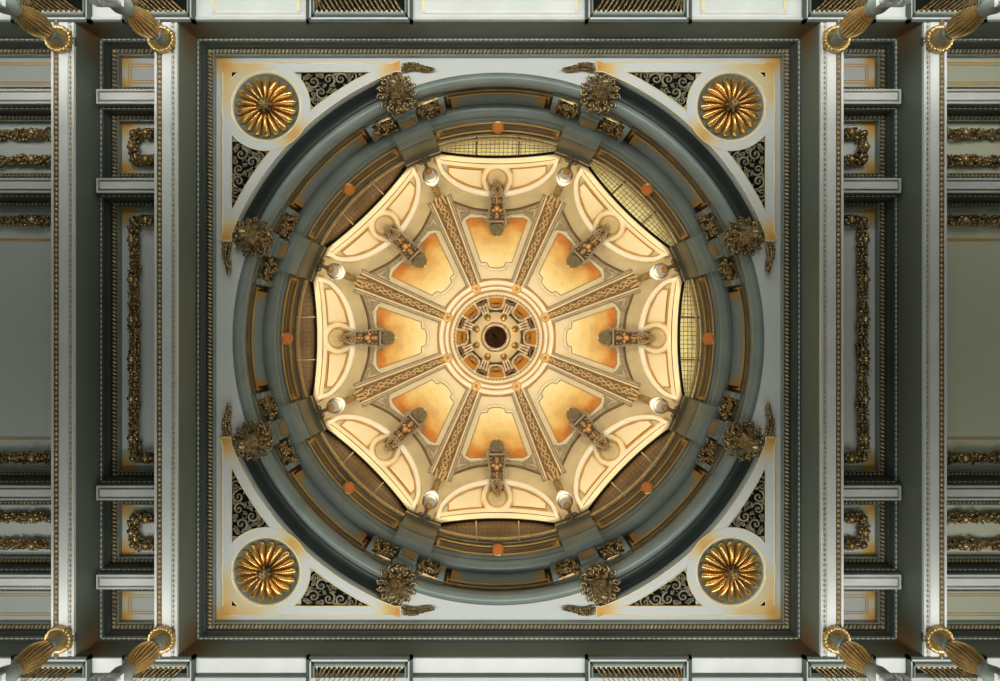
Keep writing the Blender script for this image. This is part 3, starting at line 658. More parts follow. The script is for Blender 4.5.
# ------------------------------------------------------------------ corbels under the piers (two handed versions)
def foliage(m, cx, cy, cw, sx, sy, sw, n, rnd, r=(1.2, 2.6)):
    for _ in range(n):
        p = (cx + rnd.uniform(-sx, sx), cy + rnd.uniform(-sy, sy), cw + rnd.uniform(-sw, sw)); a = rnd.uniform(0, 6.3)
        if rnd.random() < .35: m.ball(p, rnd.uniform(*r) * .8, 6, 4)
        else: m.rot(p, (rnd.uniform(*r) * 1.25, rnd.uniform(*r) * .6, rnd.uniform(*r) * .8), a, 6, 4)
def corbel_parts():
    rn = random.Random(11); RX = 264
    ped = M().box(243, 256, -10, 10, 713, 749); ped.box(240.5, 246, -11.5, 11.5, 744, 750); ped.box(246, 258, -12, 12, 706, 713)
    pf = M().box(242.2, 243.2, -7, 7, 719, 741); 
    bar = M().box(241.6, 243.2, -8.2, -7.2, 717, 743); bar2 = M().box(241.6, 243.2, 7.2, 8.2, 717, 743)
    bowl = M().lathe([(11, 703), (11, 695), (9.8, 690), (8.6, 686), (9.4, 684), (8.8, 681), (6.4, 678), (4.2, 675.5), (3.2, 673)], 32, (RX, 0), mod=lambda R, w, a: 1 + .09 * cos(8 * a) * (1 if w > 680 else .3))
    ball = M().lathe([(0.01, 660.5), (2.6, 661.2), (4.6, 663.5), (5.3, 666.6), (4.6, 669.8), (3.2, 672), (2.8, 674)], 20, (RX, 0))
    curls = M()
    for ring, (R0, w0, cn, cr) in enumerate(((16.2, 694, 13, 3.9), (11.5, 687, 9, 2.6))):
        for i in range(cn):
            a = 2 * pi * (i + .5 * ring) / cn
            c = (RX + R0 * cos(a), R0 * sin(a), w0 + 2 * (i % 2))
            pts = []
            for j in range(10):
                t = j / 9; r = cr * (1 - .8 * t); b = a + t * 7.5
                pts.append((c[0] + r * cos(b), c[1] + r * sin(b), c[2] - 3 * t))
            curls.tube(pts, [cr * (.36 - .15 * j / 9) for j in range(10)], 6); curls.ball(pts[-1], cr * .38, 6, 4)
            curls.rot((RX + (R0 - 3) * cos(a), (R0 - 3) * sin(a), w0 - 1), (3.0, 1.5, 2.2), a, 6, 4)
    for i in range(11):
        a = 2 * pi * i / 11; curls.ball((RX + 18.5 * cos(a), 18.5 * sin(a), 700), 2.2, 8, 5)
    curls.lathe([(10, 700), (16, 700), (16, 710), (10, 712)], 24, (RX, 0))
    out = [('pedestal', ped, TEAL, [('face_panel', pf, FRIEZE), ('face_bar', bar, TEAL), ('face_bar', bar2, TEAL)]), ('pendant_bowl', bowl, BRONZE, [('ball_finial', ball, BRONZE)]), ('scroll_collar', curls, BRONZE)]
    for s in (-1, 1):
        fo = M().box(249, 256, *sorted((s * 13, s * 38)), 712, 748)
        foliage(fo, 247, s * 25.5, 727, 3.4, 12, 15, 100, rn, (1.5, 3.0))
        for k in range(3): spiral(fo, (246.5, s * (16.5 + 8.5 * k)), 4.0, k * 2, s, 714 + 2 * k, 1.0)
        fo.ball((245, s * 37, 722), (1.6, 1.6, 9), 6, 5)
        out.append(('foliage_bracket', fo, BRONZE))
    lf = M()     # leaf spray lying against the white band, on the +y side
    a = radians(22.5); nv = (cos(a), sin(a)); tv = (-sin(a), cos(a))
    for i in range(13):
        t = i / 12; tau = 93 - 28 * t; dn = 268.5 + 1.5 * sin(5 * t)
        p = (nv[0] * dn - tv[0] * tau, nv[1] * dn - tv[1] * tau, WP - 2.2)
        wd = 4.6 * (1 - t) ** .7 + .8
        for sd in (-1, 1):
            lf.rot((p[0] + sd * nv[0] * wd * .6, p[1] + sd * nv[1] * wd * .6, p[2] - rn.uniform(0, 1.6)), (2.7, 1.2, 1.6), a + pi / 2 + sd * rn.uniform(.5, 1.0), 6, 4)
        lf.ball((p[0], p[1], p[2] - 2), (1.7, 1.7, 1.6), 6, 4)
    lf.tube([(nv[0] * 268.5 - tv[0] * q, nv[1] * 268.5 - tv[1] * q, WP - 2) for q in (100, 66)], [2.0, .8], 6)
    out.append(('leaf_spray', lf, BRONZE))
    return out
base = (256, 0, 706)
PA = corbel_parts()
PB = [(p[0], p[1].mirrored(), p[2], [(q[0], q[1].mirrored(), q[2]) for q in p[3]] if len(p) > 3 else []) for p in PA]
clab = lambda k: f'gilt pendant corbel with ball finial below pier {BET(k)}'
tA = tB = None
for k in range(8):
    a = pi / 8 + k * pi / 4
    # spray points towards the nearest axis: for even k the axis lies at smaller angle (-y side), odd k at larger angle (+y)
    axis_plus = (k % 2 == 1)
    if axis_plus and tA is None: tA = thing('pendant_corbel', clab(k), 'corbel', base, PA, a, 'pendant corbels round the dome')
    elif axis_plus: copies(tA, base, [a], [clab(k)])
    elif tB is None: tB = thing('pendant_corbel', clab(k), 'corbel', base, PB, a, 'pendant corbels round the dome')
    else: copies(tB, base, [a], [clab(k)])

# ------------------------------------------------------------------ dome shell
rr = [204 - 2 * i for i in range(0, 83)]
sh = M(); n = 96
sh.grid([[(lambda p: (p[0] * cos(2 * pi * j / n), p[0] * sin(2 * pi * j / n), p[2]))(D(r, 0, 0)) for j in range(n)] for r in rr], True)
struct('dome_ceiling', sh, CREAM)

# curves of one sector
def qA(t): return 183 + 5.5 * (t / 64) ** 2                           # head of the window
TT = [-64 + 128 * i / 32 for i in range(33)]
cA = [(qA(t), t) for t in TT]
WH = [(190.5, -63.2), (178, -59.5), (167.3, -55), (156.5, -43), (149.3, -28), (145.2, -10), (144.5, 0)]
def smoothpath(P, n=6):
    out = []
    for i in range(len(P) - 1):
        p0, p1, p2, p3 = P[max(0, i - 1)], P[i], P[i + 1], P[min(len(P) - 1, i + 2)]
        for j in range(n):
            t = j / n
            out.append(tuple(.5 * (2 * p1[k] + (p2[k] - p0[k]) * t + (2 * p0[k] - 5 * p1[k] + 4 * p2[k] - p3[k]) * t * t + (3 * p1[k] - p0[k] - 3 * p2[k] + p3[k]) * t ** 3) for k in range(2)))
    return out + [P[-1]]
WHs = smoothpath(WH + [(q, -t) for q, t in WH[-2::-1]], 4)
CC = smoothpath([(143, -58), (139.4, -51), (130.4, -26), (128, -10), (127.5, 0), (128, 10), (130.4, 26), (139.4, 51), (143, 58)], 4)
# windows
gl = M(); N = 14; gA = [(202.5 if abs(t) < 200 else 0, t) for t in TT]
outer = [(sqrt(max(1, 204 ** 2 - t * t)), t) for t in TT]
inner = [(min(qA(t), sqrt(204 ** 2 - t * t) - .4), t) for t in TT]
dplate(gl, outer, inner, 6, 1.0)
def leads(step, r):
    m = M()
    t = -60.0
    while t <= 60:
        m.tube([D(q, tt, 1.5) for q, tt in lerp((sqrt(204 ** 2 - t * t), t), (qA(t), t), 4)], r, 4); t += step
    for k in range(1, 5):
        m.tube([D(o[0] + (i_[0] - o[0]) * k / 5, t, 1.5) for o, i_, t in zip(outer, inner, TT)], r, 4)
    return m
ld = leads(4.4, 0.28)
mu = M()
for t in (-21.5, 21.5): mu.tube([D(q, tt, 1.8) for q, tt in lerp((sqrt(204 ** 2 - t * t), t), (qA(t) - .5, t), 5)], .8, 6)
wf = dsweep(M(), cA, [(-.7, 0), (-.7, 3.4), (.7, 3.4), (.7, 0)])
LIT = {7, 6, 0}
LEAD = mat('lead_came', (0.05, 0.035, 0.02), .5, .3); MUL = mat('pale_mullion', (0.50, 0.36, 0.18), .4); 
for k in range(8):
    lit = k in LIT
    t = thing(f'window_{k + 1}', (f'glowing yellow leaded glass window at the {SEC[k]} of the dome' if lit else f'dark unlit brown window at the {SEC[k]} of the dome'), None, (222, 0, 790),
          [('glass', gl, GLIT if lit else GDARK), ('lead_lattice', ld if lit else leads(4.4, .13), LEAD), ('mullion', mu, LEAD if lit else MUL), ('head_frame', wf, BLACK)], k * pi / 4)
    t['kind'] = 'structure'
# lunettes
TB_ = [-58 + 116 * i / 32 for i in range(33)]
def qB(t): return 171 + 6.0 * (abs(t) / 52) ** 2
head = M(); dsweep(head, [(qA(t) - 2.6, t * .985) for t in TT], [(-2.4, 0), (-2.2, 4), (-.6, 4.8), (.2, 3.2), (1.4, 3.6), (2.2, 4.6), (3, 3.2), (4.6, 2.6), (5, 0)], smooth=False)
hl = M(); dsweep(hl, [(qA(t) - 6.5 , t * .955) for t in TT], [(-.5, 2.2), (-.5, 3.1), (.5, 3.1), (.5, 2.2)])
base_p = M(); dsweep(base_p, [(qA(t) - 9.0, t * .93) for t in TT], [(-2.6, 0), (-2.4, 2.8), (2.2, 2.8), (2.6, 0)])
wa = M(); dsweep(wa, WHs, [(-2.4, 0), (-2.4, 2.6), (-1.0, 4.6), (1.0, 4.6), (2.4, 2.6), (2.4, 0)], smooth=True)
wl_ = M(); dsweep(wl_, WHs, [(2.3, .2), (2.3, 1.1), (3.2, 1.1), (3.2, .2)])
wl2 = M(); dsweep(wl2, WHs, [(-3.1, .2), (-3.1, 1.1), (-2.4, 1.1), (-2.4, .2)])
FLD = []
for s in (-1, 1):
    fld = M(); gl_ = M(); gl2 = M()
    q0 = [(qA(t) - 13.2, t) for t in [s * (14.5 + 34.5 * i / 12) for i in range(13)]]
    # inner edge follows the white arc, shortened round the medallion
    def qW(t):
        t = abs(t)
        P = sorted([(abs(b), a) for a, b in WH])
        for (t0_, a), (t1_, b) in zip(P, P[1:]):
            if t0_ <= t <= t1_: return a + (b - a) * (t - t0_) / (t1_ - t0_)
        return P[-1][1]
    q1 = [(min(qW(t) + 3.6, qA(t) - 13.4), t) for _, t in q0]
    def gedge(v, j, q0=q0, q1=q1):
        w = abs(q0[0][0] - q1[0][0]) ; return max(1e-4, .9 * max(0, 1 - j * 6), .6 * max(0, 1 - min(v, 1 - v) * 7))
    dplate(fld, q0, q1, 8, .5, None, gedge)
    lp = q0 + q1[::-1]
    dsweep(gl_, lp, [(-.6, .4), (-.6, 1.3), (.6, 1.3), (.6, .4)], True)
    dsweep(gl2, [(q0[0][0] - .2, q0[0][1] - s * .8)] + [(q - .3, t) for q, t in q0], [(-1.6, .3), (-1.6, .9), (0, .9), (0, .3)])
    FLD.append(('sunk_field', fld, CPANEL, [('ochre_outline', gl_, OCHREL), ('umber_outline', gl2, BROWNL)]))
med = M(); cq = 160.4
dsweep(med, arc(cq, 0, 13.4, 0, 2 * pi - 2 * pi / 40, 39), [(-2.5, 0), (-2.3, 3.2), (-.8, 4.2), (1, 4.2), (2.4, 3.2), (2.5, 0)], True, True)
mi = M(); dsweep(mi, arc(cq, 0, 9.7, 0, 2 * pi - 2 * pi / 40, 39), [(-1.1, .2), (-1.1, 1.4), (1.1, 1.4), (1.1, .2)], True)
md = M(); A_ = arc(cq, 0, 8.6, 0, 2 * pi, 32); dplate(md, A_, [(cq, 0)] * 33, 3, .9)
sector_thing('lunette_panel', 'lunette', (212, 0, 900), [('head_moulding', head, LCREAM, [('shadow_line', hl, BROWNL)]), ('base_moulding', base_p, LCREAM), ('arc_moulding', wa, WCREAM, [('ochre_shadow_line', wl_, OCHREL), ('outer_line', wl2, GBROWN)])] + FLD + [('medallion_ring', med, LCREAM, [('medallion_groove', mi, OCHREL)]), ('medallion_disc', md, CREAM)],
             lambda k: f'cream crescent lunette with round medallion above the {SEC[k]} window', 'lunettes of the dome', 'thing')

# painted panels
dk = M(); dsweep(dk, CC, [(-.7, 0), (-.7, 2.2), (.7, 2.2), (.7, 0)])
gm = M(); dsweep(gm, [(q - 2.6, t * .985) for q, t in CC], [(-1.9, 0), (-1.9, 2.0), (-.4, 3.0), (.6, 1.6), (1.8, 2.4), (1.8, 0)])
dt = M()
for q, t in [(q - 2.4, t * .985) for q, t in smoothpath(CC, 1)][2:-2]: dt.ball(D(q, t, 2.6), .9, 5, 4)
def ql(t): return 127.5 + 0.0045 * t * t
S = [-1 + i / 12 for i in range(25)]
fo = [(123.0 + 3.0 * abs(s) ** 2, 39.5 * s) for s in S]; fi = [(59.5 - 1.5 * s * s, 20.5 * s) for s in S]
fp = M(); dplate(fp, fo, fi, 12, .5)
mo = [(121.5 - 3.5 * max(0, abs(s) - .86) * 6, 32 * s) for s in S]; mi_ = [((74.5 if abs(s) > .5 else 70.5 - 1.5 * cos(pi * s)) + (2.2 if abs(s) > .92 else 0), 17.2 * s) for s in S]
mp = M(); dplate(mp, mo, mi_, 16, 1.0, None, lambda v, j: min(1.0, max(.004, v * 1.05 - .05)))  # mural colours, paler inwards with the crown's brightness painted in
mc = M()
loop = mo + [(mo[-1][0] + (mi_[-1][0] - mo[-1][0]) * i / 10, mo[-1][1] + (mi_[-1][1] - mo[-1][1]) * i / 10) for i in range(1, 10)] + mi_[::-1] + [(mi_[0][0] + (mo[0][0] - mi_[0][0]) * i / 10, mi_[0][1] + (mo[0][1] - mi_[0][1]) * i / 10) for i in range(1, 10)]
dsweep(mc, loop, [(-2.2, .6), (-2.0, 2.0), (-.7, 2.6), (.0, 1.6), (.7, 1.2), (.9, .6)], True)
ml = M(); dsweep(ml, loop, [(.7, .9), (.7, 1.7), (1.5, 1.7), (1.5, .9)], True)
bls = [M(), M()]
for s in (-1, 1):
    P = lerp((124, s * 39.2), (60, s * 20.6), 44)
    for p in P: bls[s > 0].ball(D(p[0], p[1], 1.6), .85, 5, 4)
bl2 = M()
for p in [(59.0 - 1.5 * s * s, 20.5 * s) for s in [-1 + i / 14 for i in range(29)]]: bl2.ball(D(p[0], p[1], 1.4), .75, 5, 4)
cors = [M(), M()]
for s in (-1, 1): dplate(cors[s > 0], [(126, s * 37.5), (125.3, s * 26)], [(116.5, s * 35.5), (124.5, s * 27)], 3, 1.3)
orn = M()      # raised gilt script-like band in the middle of the painting
rn = random.Random(5)
for i in range(15):
    t = -13 + 26 * i / 14; q = 97 - .006 * t * t
    orn.tube([D(q - 3 + rn.uniform(-.6, .6), t - .7, 1.3), D(q + rn.uniform(-1.5, 1.5), t + .7, 1.6), D(q + 3 + rn.uniform(-.5, 1.0), t - .2, 1.3)], .38, 4)
sector_thing('painted_panel', 'painted panel', (150, 0, 1000), [('dark_line', dk, BROWNL), ('arched_moulding', gm, GBROWN, [('dentil_row', dt, LCREAM)]), ('border', fp, LCREAM), ('mural', mp, MURAL, [('gilt_tracery', orn, CGOLD)]), ('frame', mc, LCREAM, [('umber_line', ml, GBROWN)]),
             ('bead_edge', bls[0], GBROWN), ('bead_edge', bls[1], GBROWN), ('inner_bead_edge', bl2, GBROWN), ('corner_piece', cors[0], GBROWN), ('corner_piece', cors[1], GBROWN)],
             lambda k: f'orange and yellow painted dome panel on the {SEC[k]} side', 'painted panels of the dome', 'thing')
# ribs (built along +x, then turned by odd sixteenths)
def rib_w(q): return 3.9 + 3.6 * (q - 58) / 92
QQ = [57 + 94 * i / 30 for i in range(31)]
bnd = M(); dplate(bnd, [(q, -rib_w(q)) for q in QQ], [(q, rib_w(q)) for q in QQ], 4, 3.6, 3.6)
EDG = []
for s in (-1, 1):
    bo = M(); be = M(); wl = M(); EDG += [('edge', bo, LCREAM), ('side_strip', wl, GBROWN, [('bead_edge', be, LCREAM)])]
    dsweep(bo, [(q, s * (rib_w(q) + .6)) for q in QQ], [(-.8, 0), (-.8, 4.4), (.8, 4.4), (.8, 0)])
    dsweep(wl, [(q, s * (rib_w(q) + 3.4 - .6 * (1 - (q - 57) / 94))) for q in QQ], [(-1.8, 0), (-1.8, 2.4), (1.8, 2.0), (1.8, 0)])
    for i in range(58):
        q = 58 + 92 * i / 57; be.ball(D(q, s * (rib_w(q) + 3.0 - .6 * (1 - (q - 57) / 94)), 2.4), .95, 5, 4)
orn = M(); rn = random.Random(9)
q = 61.0
while q < 147:
    w = rib_w(q) * .62; s = 1 if int(q / 5) % 2 else -1
    pts = []
    for j in range(11):
        t = j / 10; r = w * (1 - .75 * t); a = s * (t * 6.5)
        pts.append(D(q + r * cos(a), r * sin(a) * .95, 4.1 + .5 * t))
    orn.tube(pts, [1.05 - .4 * j / 10 for j in range(11)], 5)
    orn.ball(D(q + 2.6, -s * w * .5, 4.2), .9, 5, 4); orn.ball(D(q, 0, 4.4), .9, 5, 4); q += 4.4
RIBG = mat('tarnished_gilt_band', (0.22, 0.13, 0.055), .5, .1, var=.3, vscale=12); RIBO = mat('gilt_relief', (0.72, 0.55, 0.30), .4, .4, var=.2)
corner_thing('dome_rib', 'dome rib', (150, 0, 1000), [('band', bnd, RIBG), ('scroll_relief', orn, RIBO)] + EDG,
             lambda k: f'gilt scrolled dome rib running inward {BET(k)}', 'ribs of the dome', 'thing')
# crown ring and its eight flowers
def dring(m, r, prof): dsweep(m, arc(0, 0, r, 0, 2 * pi - 2 * pi / 96, 95), prof, True, True)
c1 = M(); dring(c1, 55.3, [(-2.6, 0), (-2.4, 4), (-.8, 5.4), (.8, 5.0), (2.4, 3.4), (2.6, 0)])
c2 = M(); dring(c2, 50.2, [(-1.9, 0), (-1.8, 4.2), (1.8, 4.2), (1.9, 0)])
c3 = M(); dring(c3, 52.6, [(-.5, 0), (-.5, 4.6), (.5, 4.6), (.5, 0)]); dring(c3, 47.6, [(-.5, 0), (-.5, 5), (.5, 5), (.5, 0)]); dring(c3, 58.6, [(-.5, 0), (-.5, 3.2), (.5, 3.2), (.5, 0)])
c4 = M(); dring(c4, 44.9, [(-2.2, 0), (-2, 3), (0, 4.4), (2, 3), (2.2, -4)])
c5 = M().tube([D(42.9 * cos(2 * pi * i / 72), 42.9 * sin(2 * pi * i / 72), 2.4) for i in range(72)], .5, 4, True)
for i in range(72): c5.ball(D(42.9 * cos(2 * pi * i / 72), 42.9 * sin(2 * pi * i / 72), 2.6), 1.5, 6, 4)
thing('crown_ring', 'white and gilt moulded ring at the crown of the dome', 'moulded ring', (0, 0, 1066), [('outer_ring', c1, WCREAM), ('middle_ring', c2, WCREAM), ('ochre_line', c3, OCHREL), ('inner_ring', c4, LCREAM, [('bead_row', c5, GBROWN)])], kind='thing')
fl = M(); fc = M(); fb = M()
for i in range(8):
    a = 2 * pi * i / 8; fl.ball(D(54 + 2.9 * cos(a), 2.9 * sin(a), 6.2), 1.65, 7, 5)
fc.ball(D(54, 0, 7.2), 1.6, 8, 6); dplate(fb, arc(54, 0, 5.0, 0, 2 * pi, 20), [(54, 0)] * 21, 2, 5.4, 4)
corner_thing('crown_flower', 'flower boss', D(54, 0, 5), [('petal_ring', fl, CGOLD), ('centre', fc, ORANGE), ('backplate', fb, GLINE)],
             lambda k: f'small gilt flower boss on the crown ring {BET(k)}', 'flower bosses on the crown ring')

# ------------------------------------------------------------------ lantern
def LW(t): return 65 - 14 * t, 1074 + 226 * t        # wall of the lantern, t 0..1
lw = M().lathe([LW(0), LW(1), (46, 1300), (46, 1330)], 96)
struct('lantern_ceiling', lw, mat('shaded_lantern_plaster', (0.33, 0.25, 0.13), .8, var=.2, vscale=8, spec=0.0))
def LP(t, a, h): R, w = LW(t); R -= h; return (R * cos(a), R * sin(a), w)
pn = M(); ar = M(); cart = M(); sill = M()
al = radians(11)
pn.grid([[LP(.02 + .68 * i / 6, -al + 2 * al * j / 8, .8) for j in range(9)] for i in range(7)])
path = [LP(t, -al * 1.12, 2) for t in (0.0, .2, .4, .55)] + [LP(.55 + .28 * sin(pi * i / 12), -al * 1.12 * cos(pi * i / 12), 2) for i in range(1, 12)] + [LP(t, al * 1.12, 2) for t in (.55, .4, .2, 0.0)]
ar.tube(path, 2.3, 8)
for s in (-1, 1): 
    pts = [LP(.5 + .13 * cos(b) * (1 - b / 9), s * (.07 + .06 * sin(b) * (1 - b / 9)), 3.2) for b in [.6 * i for i in range(11)]]
    cart.tube(pts, .9, 6)
cart.ball(LP(.46, 0, 3), (1.5, 1.8, 8), 8, 6)
sector_thing('lantern_arch', 'lantern arch', (62, 0, 1080), [('amber_pane', pn, AMBER), ('arch_rim', ar, LCREAM), ('cartouche', cart, GBROWN)], lambda k: f'small amber arch inside the lantern on the {SEC[k]} side', 'arches inside the lantern')
nc = M(); nc.grid([[LP(.05 + .75 * i / 5, -.13 + .26 * j / 6, .9) for j in range(7)] for i in range(6)])
cols = []
for a in (-.095, 0, .095):
    m = M(); m.tube([LP(.36, a, 3.2), LP(.45, a, 3.2), LP(.5, a, 3), LP(.88, a, 3), LP(.93, a, 3.2), LP(.98, a, 3.2)], [2.4, 2.4, 1.6, 1.6, 2.3, 2.3], 8); cols.append(('colonnette', m, WCREAM))
cp = M(); cp.tube([LP(.1, -.1, 3), LP(.2, 0, 4), LP(.1, .1, 3)], 2.0, 6); cp.ball(LP(.26, 0, 3.4), 2.6, 8, 6)
corner_thing('lantern_niche', 'lantern niche', (60, 0, 1085), [('niche_back', nc, REDB), ('crest', cp, GBROWN)] + cols, lambda k: f'red lantern niche with three colonnettes {BET(k)}', 'colonnette niches inside the lantern')
def octo(r0, r1, w0, w1, m, off=pi / 8):
    rows = [[(r / cos(pi / 8) * cos(off + k * pi / 4), r / cos(pi / 8) * sin(off + k * pi / 4), w) for k in range(8)] for r, w in ((r0, w0), (r1, w1))]
    m.grid(rows, True, False)
oc = M(); octo(47.5, 47.5, 1345, 1300, oc); octo(47.5, 22, 1300, 1302, oc)
og = M(); octo(51.5, 47.2, 1303, 1296, og); octo(47.2, 46.6, 1296, 1300, og)
orr = M().lathe([(25.5, 1302), (25, 1297), (23, 1295), (21.5, 1297), (20.8, 1302), (20.8, 1330)], 48)
orp = M().lathe([(22.6, 1296.5), (22, 1294.5), (21, 1296)], 48)
dd = M().lathe([(21.5, 1328), (0.01, 1330)], 48)
hk = M().tube([(0, 0, 1329), (-2, -2, 1322), (-5, -6, 1316), (-9, -10, 1313)], [2.2, 2.0, 1.3, .3], 8); hk.ball((0, 0, 1324), 2.6, 8, 6)
thing('lantern_octagon', 'cream octagonal cap with dark round eye closing the lantern', 'lantern cap', (0, 0, 1300), [('octagon_plate', oc, LCREAM), ('green_edge', og, TEAL), ('eye_ring', orr, WCREAM, [('pink_bead', orp, mat('dusky_pink_line', (0.35, .2, .17), .5))]), ('eye_board', dd, DBROWN), ('hook', hk, BLACK)])
bb = M().ball((38.5, 0, 1299), (5, 5, 4), 12, 8); bb2 = M().lathe([(6.4, 1301.5), (6.2, 1299.5), (4.8, 1299)], 20, (38.5, 0))
corner_thing('gilt_stud', 'stud', (38.5, 0, 1300), [('dome_stud', bb, GOLD), ('stud_rim', bb2, OCHREL)], lambda k: f'small gilt stud on the lantern octagon {BET(k)}', 'studs on the lantern octagon')

D0, dplate0 = D, dplate
# ------------------------------------------------------------------ consoles with carved figures over the lunettes
def console():
    D = lambda q, t, h=0.0: D0(q - 4, t, h)
    dplate = lambda m, A, B, n, h, th=None, g=None: dplate0(m, [(q - 4, t) for q, t in A], [(q - 4, t) for q, t in B], n, h, th, g)
    side = M(); fig = M(); crs = [M(), M()]; tail = M(); crest = M(); rn = random.Random(21)
    body = M(); dplate(body, [(154, -3.5), (148, -6), (140, -6.4), (130, -7), (122, -7)], [(154, 3.5), (148, 6), (140, 6.4), (130, 7), (122, 7)], 3, 4, 4)
    for s in (-1, 1):
        pts = [D(q, s * t, h) for q, t, h in ((161, 2.0, 3), (157, 4.6, 6), (152, 6.8, 9), (145, 7.2, 11), (136, 8.2, 12), (128, 9.6, 13), (121, 9.0, 12))]
        side.tube(pts, [1.2, 1.8, 1.6, 1.4, 1.4, 1.6, 1.4], 8)
        for k in range(2):
            c = (157, s * 4.2) if k == 0 else (126, s * 9.4)
            P = []
            for j in range(12):
                t = j / 11; r = 4.0 * (1 - .8 * t); a = s * (1 + t * 7); P.append(D(c[0] + r * cos(a), c[1] + r * sin(a), (6 if k == 0 else 12) + t))
            side.tube(P, [1.1 - .4 * j / 11 for j in range(12)], 6)
        cross = crs[s > 0]; cross.tube([D(128.5, s * 8, 9), D(127.5, s * 14, 5)], [1.6, 1.0], 6); cross.tube([D(125, s * 8, 9), D(124.5, s * 13, 4)], [1.4, .9], 6)
    for i in range(34):
        q = 154 + rn.uniform(0, 12); t = rn.uniform(-6, 6) * (1 - (q - 154) / 22); p = D(q, t, 4 + rn.uniform(0, 4))
        crest.rot(p, (rn.uniform(1, 2), rn.uniform(.7, 1.2), rn.uniform(1, 1.8)), rn.uniform(0, 6), 6, 4)
    # carved bust: torso, shoulders, head with brow and beard, wings of foliage round it
    fig.ball(D(140, 0, 10), (5.0, 4.0, 6), 12, 8); fig.ball(D(138, -3.6, 11), (3, 2.4, 3.2), 8, 6); fig.ball(D(138, 3.6, 11), (3, 2.4, 3.2), 8, 6)
    fig.ball(D(133.5, 0, 14), (3.4, 3.0, 3.8), 12, 8); fig.ball(D(135, 0, 17.4), (1.1, .8, 1.2), 6, 5); fig.ball(D(137, 0, 15.5), (2.0, 2.0, 2.2), 8, 6)
    for s in (-1, 1):
        fig.ball(D(133, s * 1.4, 16.8), .8, 6, 4)
        for q0 in (152, 146):
            P = []
            for j in range(10):
                t = j / 9; r = 3.0 * (1 - .75 * t); a = s * (1 + t * 6.5); P.append(D(q0 + r * cos(a), s * 4.0 + r * sin(a), 7 + t))
            side.tube(P, [1.0 - .4 * j / 9 for j in range(10)], 6)
        for q0 in (142, 138, 134, 130):
            side.rot(D(q0, s * 6.0, 10), (2.6, 1.2, 2.2), s * .7, 8, 5)
    for i in range(26):
        q = rn.uniform(143, 156); t = rn.uniform(-3.2, 3.2); crest.rot(D(q, t, 6 + rn.uniform(0, 4)), (rn.uniform(1.2, 2.4), rn.uniform(.7, 1.2), rn.uniform(1, 1.8)), rn.uniform(-.8, .8), 6, 4)
    for i in range(5): fig.ball(D(145.5 + 1.9 * i, 0, 10.5 - .5 * i), (1.5, 1.9 - .2 * i, 1.6), 8, 5)
    for i in range(7): 
        a = pi * i / 6; tail.tube([D(124, -7 + 14 * i / 6, 11), D(118, -6.6 + 13.2 * i / 6, 12), D(112, (-4.6 + 9.2 * i / 6), 9), D(108, (-1.6 + 3.2 * i / 6), 5)], [1.7, 1.9, 1.5, .6], 6)
    tail.ball(D(121, 0, 9), (4, 6, 3), 12, 8)
    tip = M().ball(D(108, 0, 6), 2.2, 8, 6)
    bar = M().tube([D(126.5, -9.5, 11.5), D(126.5, 9.5, 11.5)], 1.7, 8)
    return [('backing', body, mat('umber_console_ground', (0.20, .14, .08), .5, var=.2)), ('side_scroll', side, mat('grey_gilt_carving', (0.36, .30, .22), .38, .3, var=.3, vscale=15)), ('leaf_crest', crest, mat('tan_gilt_carving', (0.42, .29, .13), .4, .35, var=.3, vscale=15)),
            ('carved_bust', fig, mat('warm_gilt_carving', (0.62, .36, .15), .36, .4, var=.25, vscale=12)), ('cross_arm', crs[0], LCREAM), ('cross_arm', crs[1], LCREAM), ('cross_rail', bar, GBROWN), ('tail_leaf', tail, IRONG, [('tail_bead', tip, LCREAM)])]
sector_thing('figure_console', 'carved console', D(140, 0, 0), console(), lambda k: f'carved gilt console with a figure bust above the {SEC[k]} window medallion', 'figure consoles of the dome')

# ------------------------------------------------------------------ white urn finials at the feet of the ribs
base = (205, 0, 780)
UX = 203.5
knob = M().lathe([(0.01, 779), (2.6, 779.6), (4.3, 782), (4.7, 785), (3.9, 788.5), (2.6, 790.5), (2.4, 792)], 20, (UX, 0))
vase = M().lathe([(3.0, 791), (5.6, 793), (6.2, 795), (4.6, 797), (5.0, 800), (8.4, 808), (9.6, 815), (9.2, 822), (7.0, 829), (5.4, 833), (6.6, 835), (6.4, 838), (4.4, 840)], 32, (UX, 0))
vb = M().lathe([(8.2, 806.2), (9.0, 806.6), (8.9, 808.4), (8.4, 809)], 32, (UX, 0)); vb2 = M().lathe([(9.5, 820), (9.9, 821.5), (8.9, 823)], 32, (UX, 0))
nk = M()
for i in range(5):
    w = 843 + i * 15; nk.lathe([(3.0, w - 4), (4.6 - .2 * i, w), (5.2 - .2 * i, w + 4), (4.0, w + 8), (2.8, w + 11)], 20, (UX - .5 * i, 0), mod=lambda R, w_, a: 1 + .12 * cos(8 * a))
nk.tube([(UX, 0, 835), (UX - 1, 0, 915)], 2.6, 8)
crn = M()
for s in (-1, 0, 1): crn.tube([(UX - 1.5, s * 1.5, 908), (UX - 3, s * 4.5, 921), D(151, s * 4.2, 4), D(146, s * 5.0, 4.6)], [1.6, 2.0, 1.6, 1.0], 6)
br = M().tube([(219, 0, 781), (212, 0, 777), (206, 0, 778), (UX, 0, 782)], [2.6, 2.2, 2.0, 1.6], 8)
for s in (-1, 1):
    spiral(br, (213, s * 4), 3.2, 0, s, 778, .9); br.ball((215, s * 7, 780), (2, 2.5, 2), 6, 4)
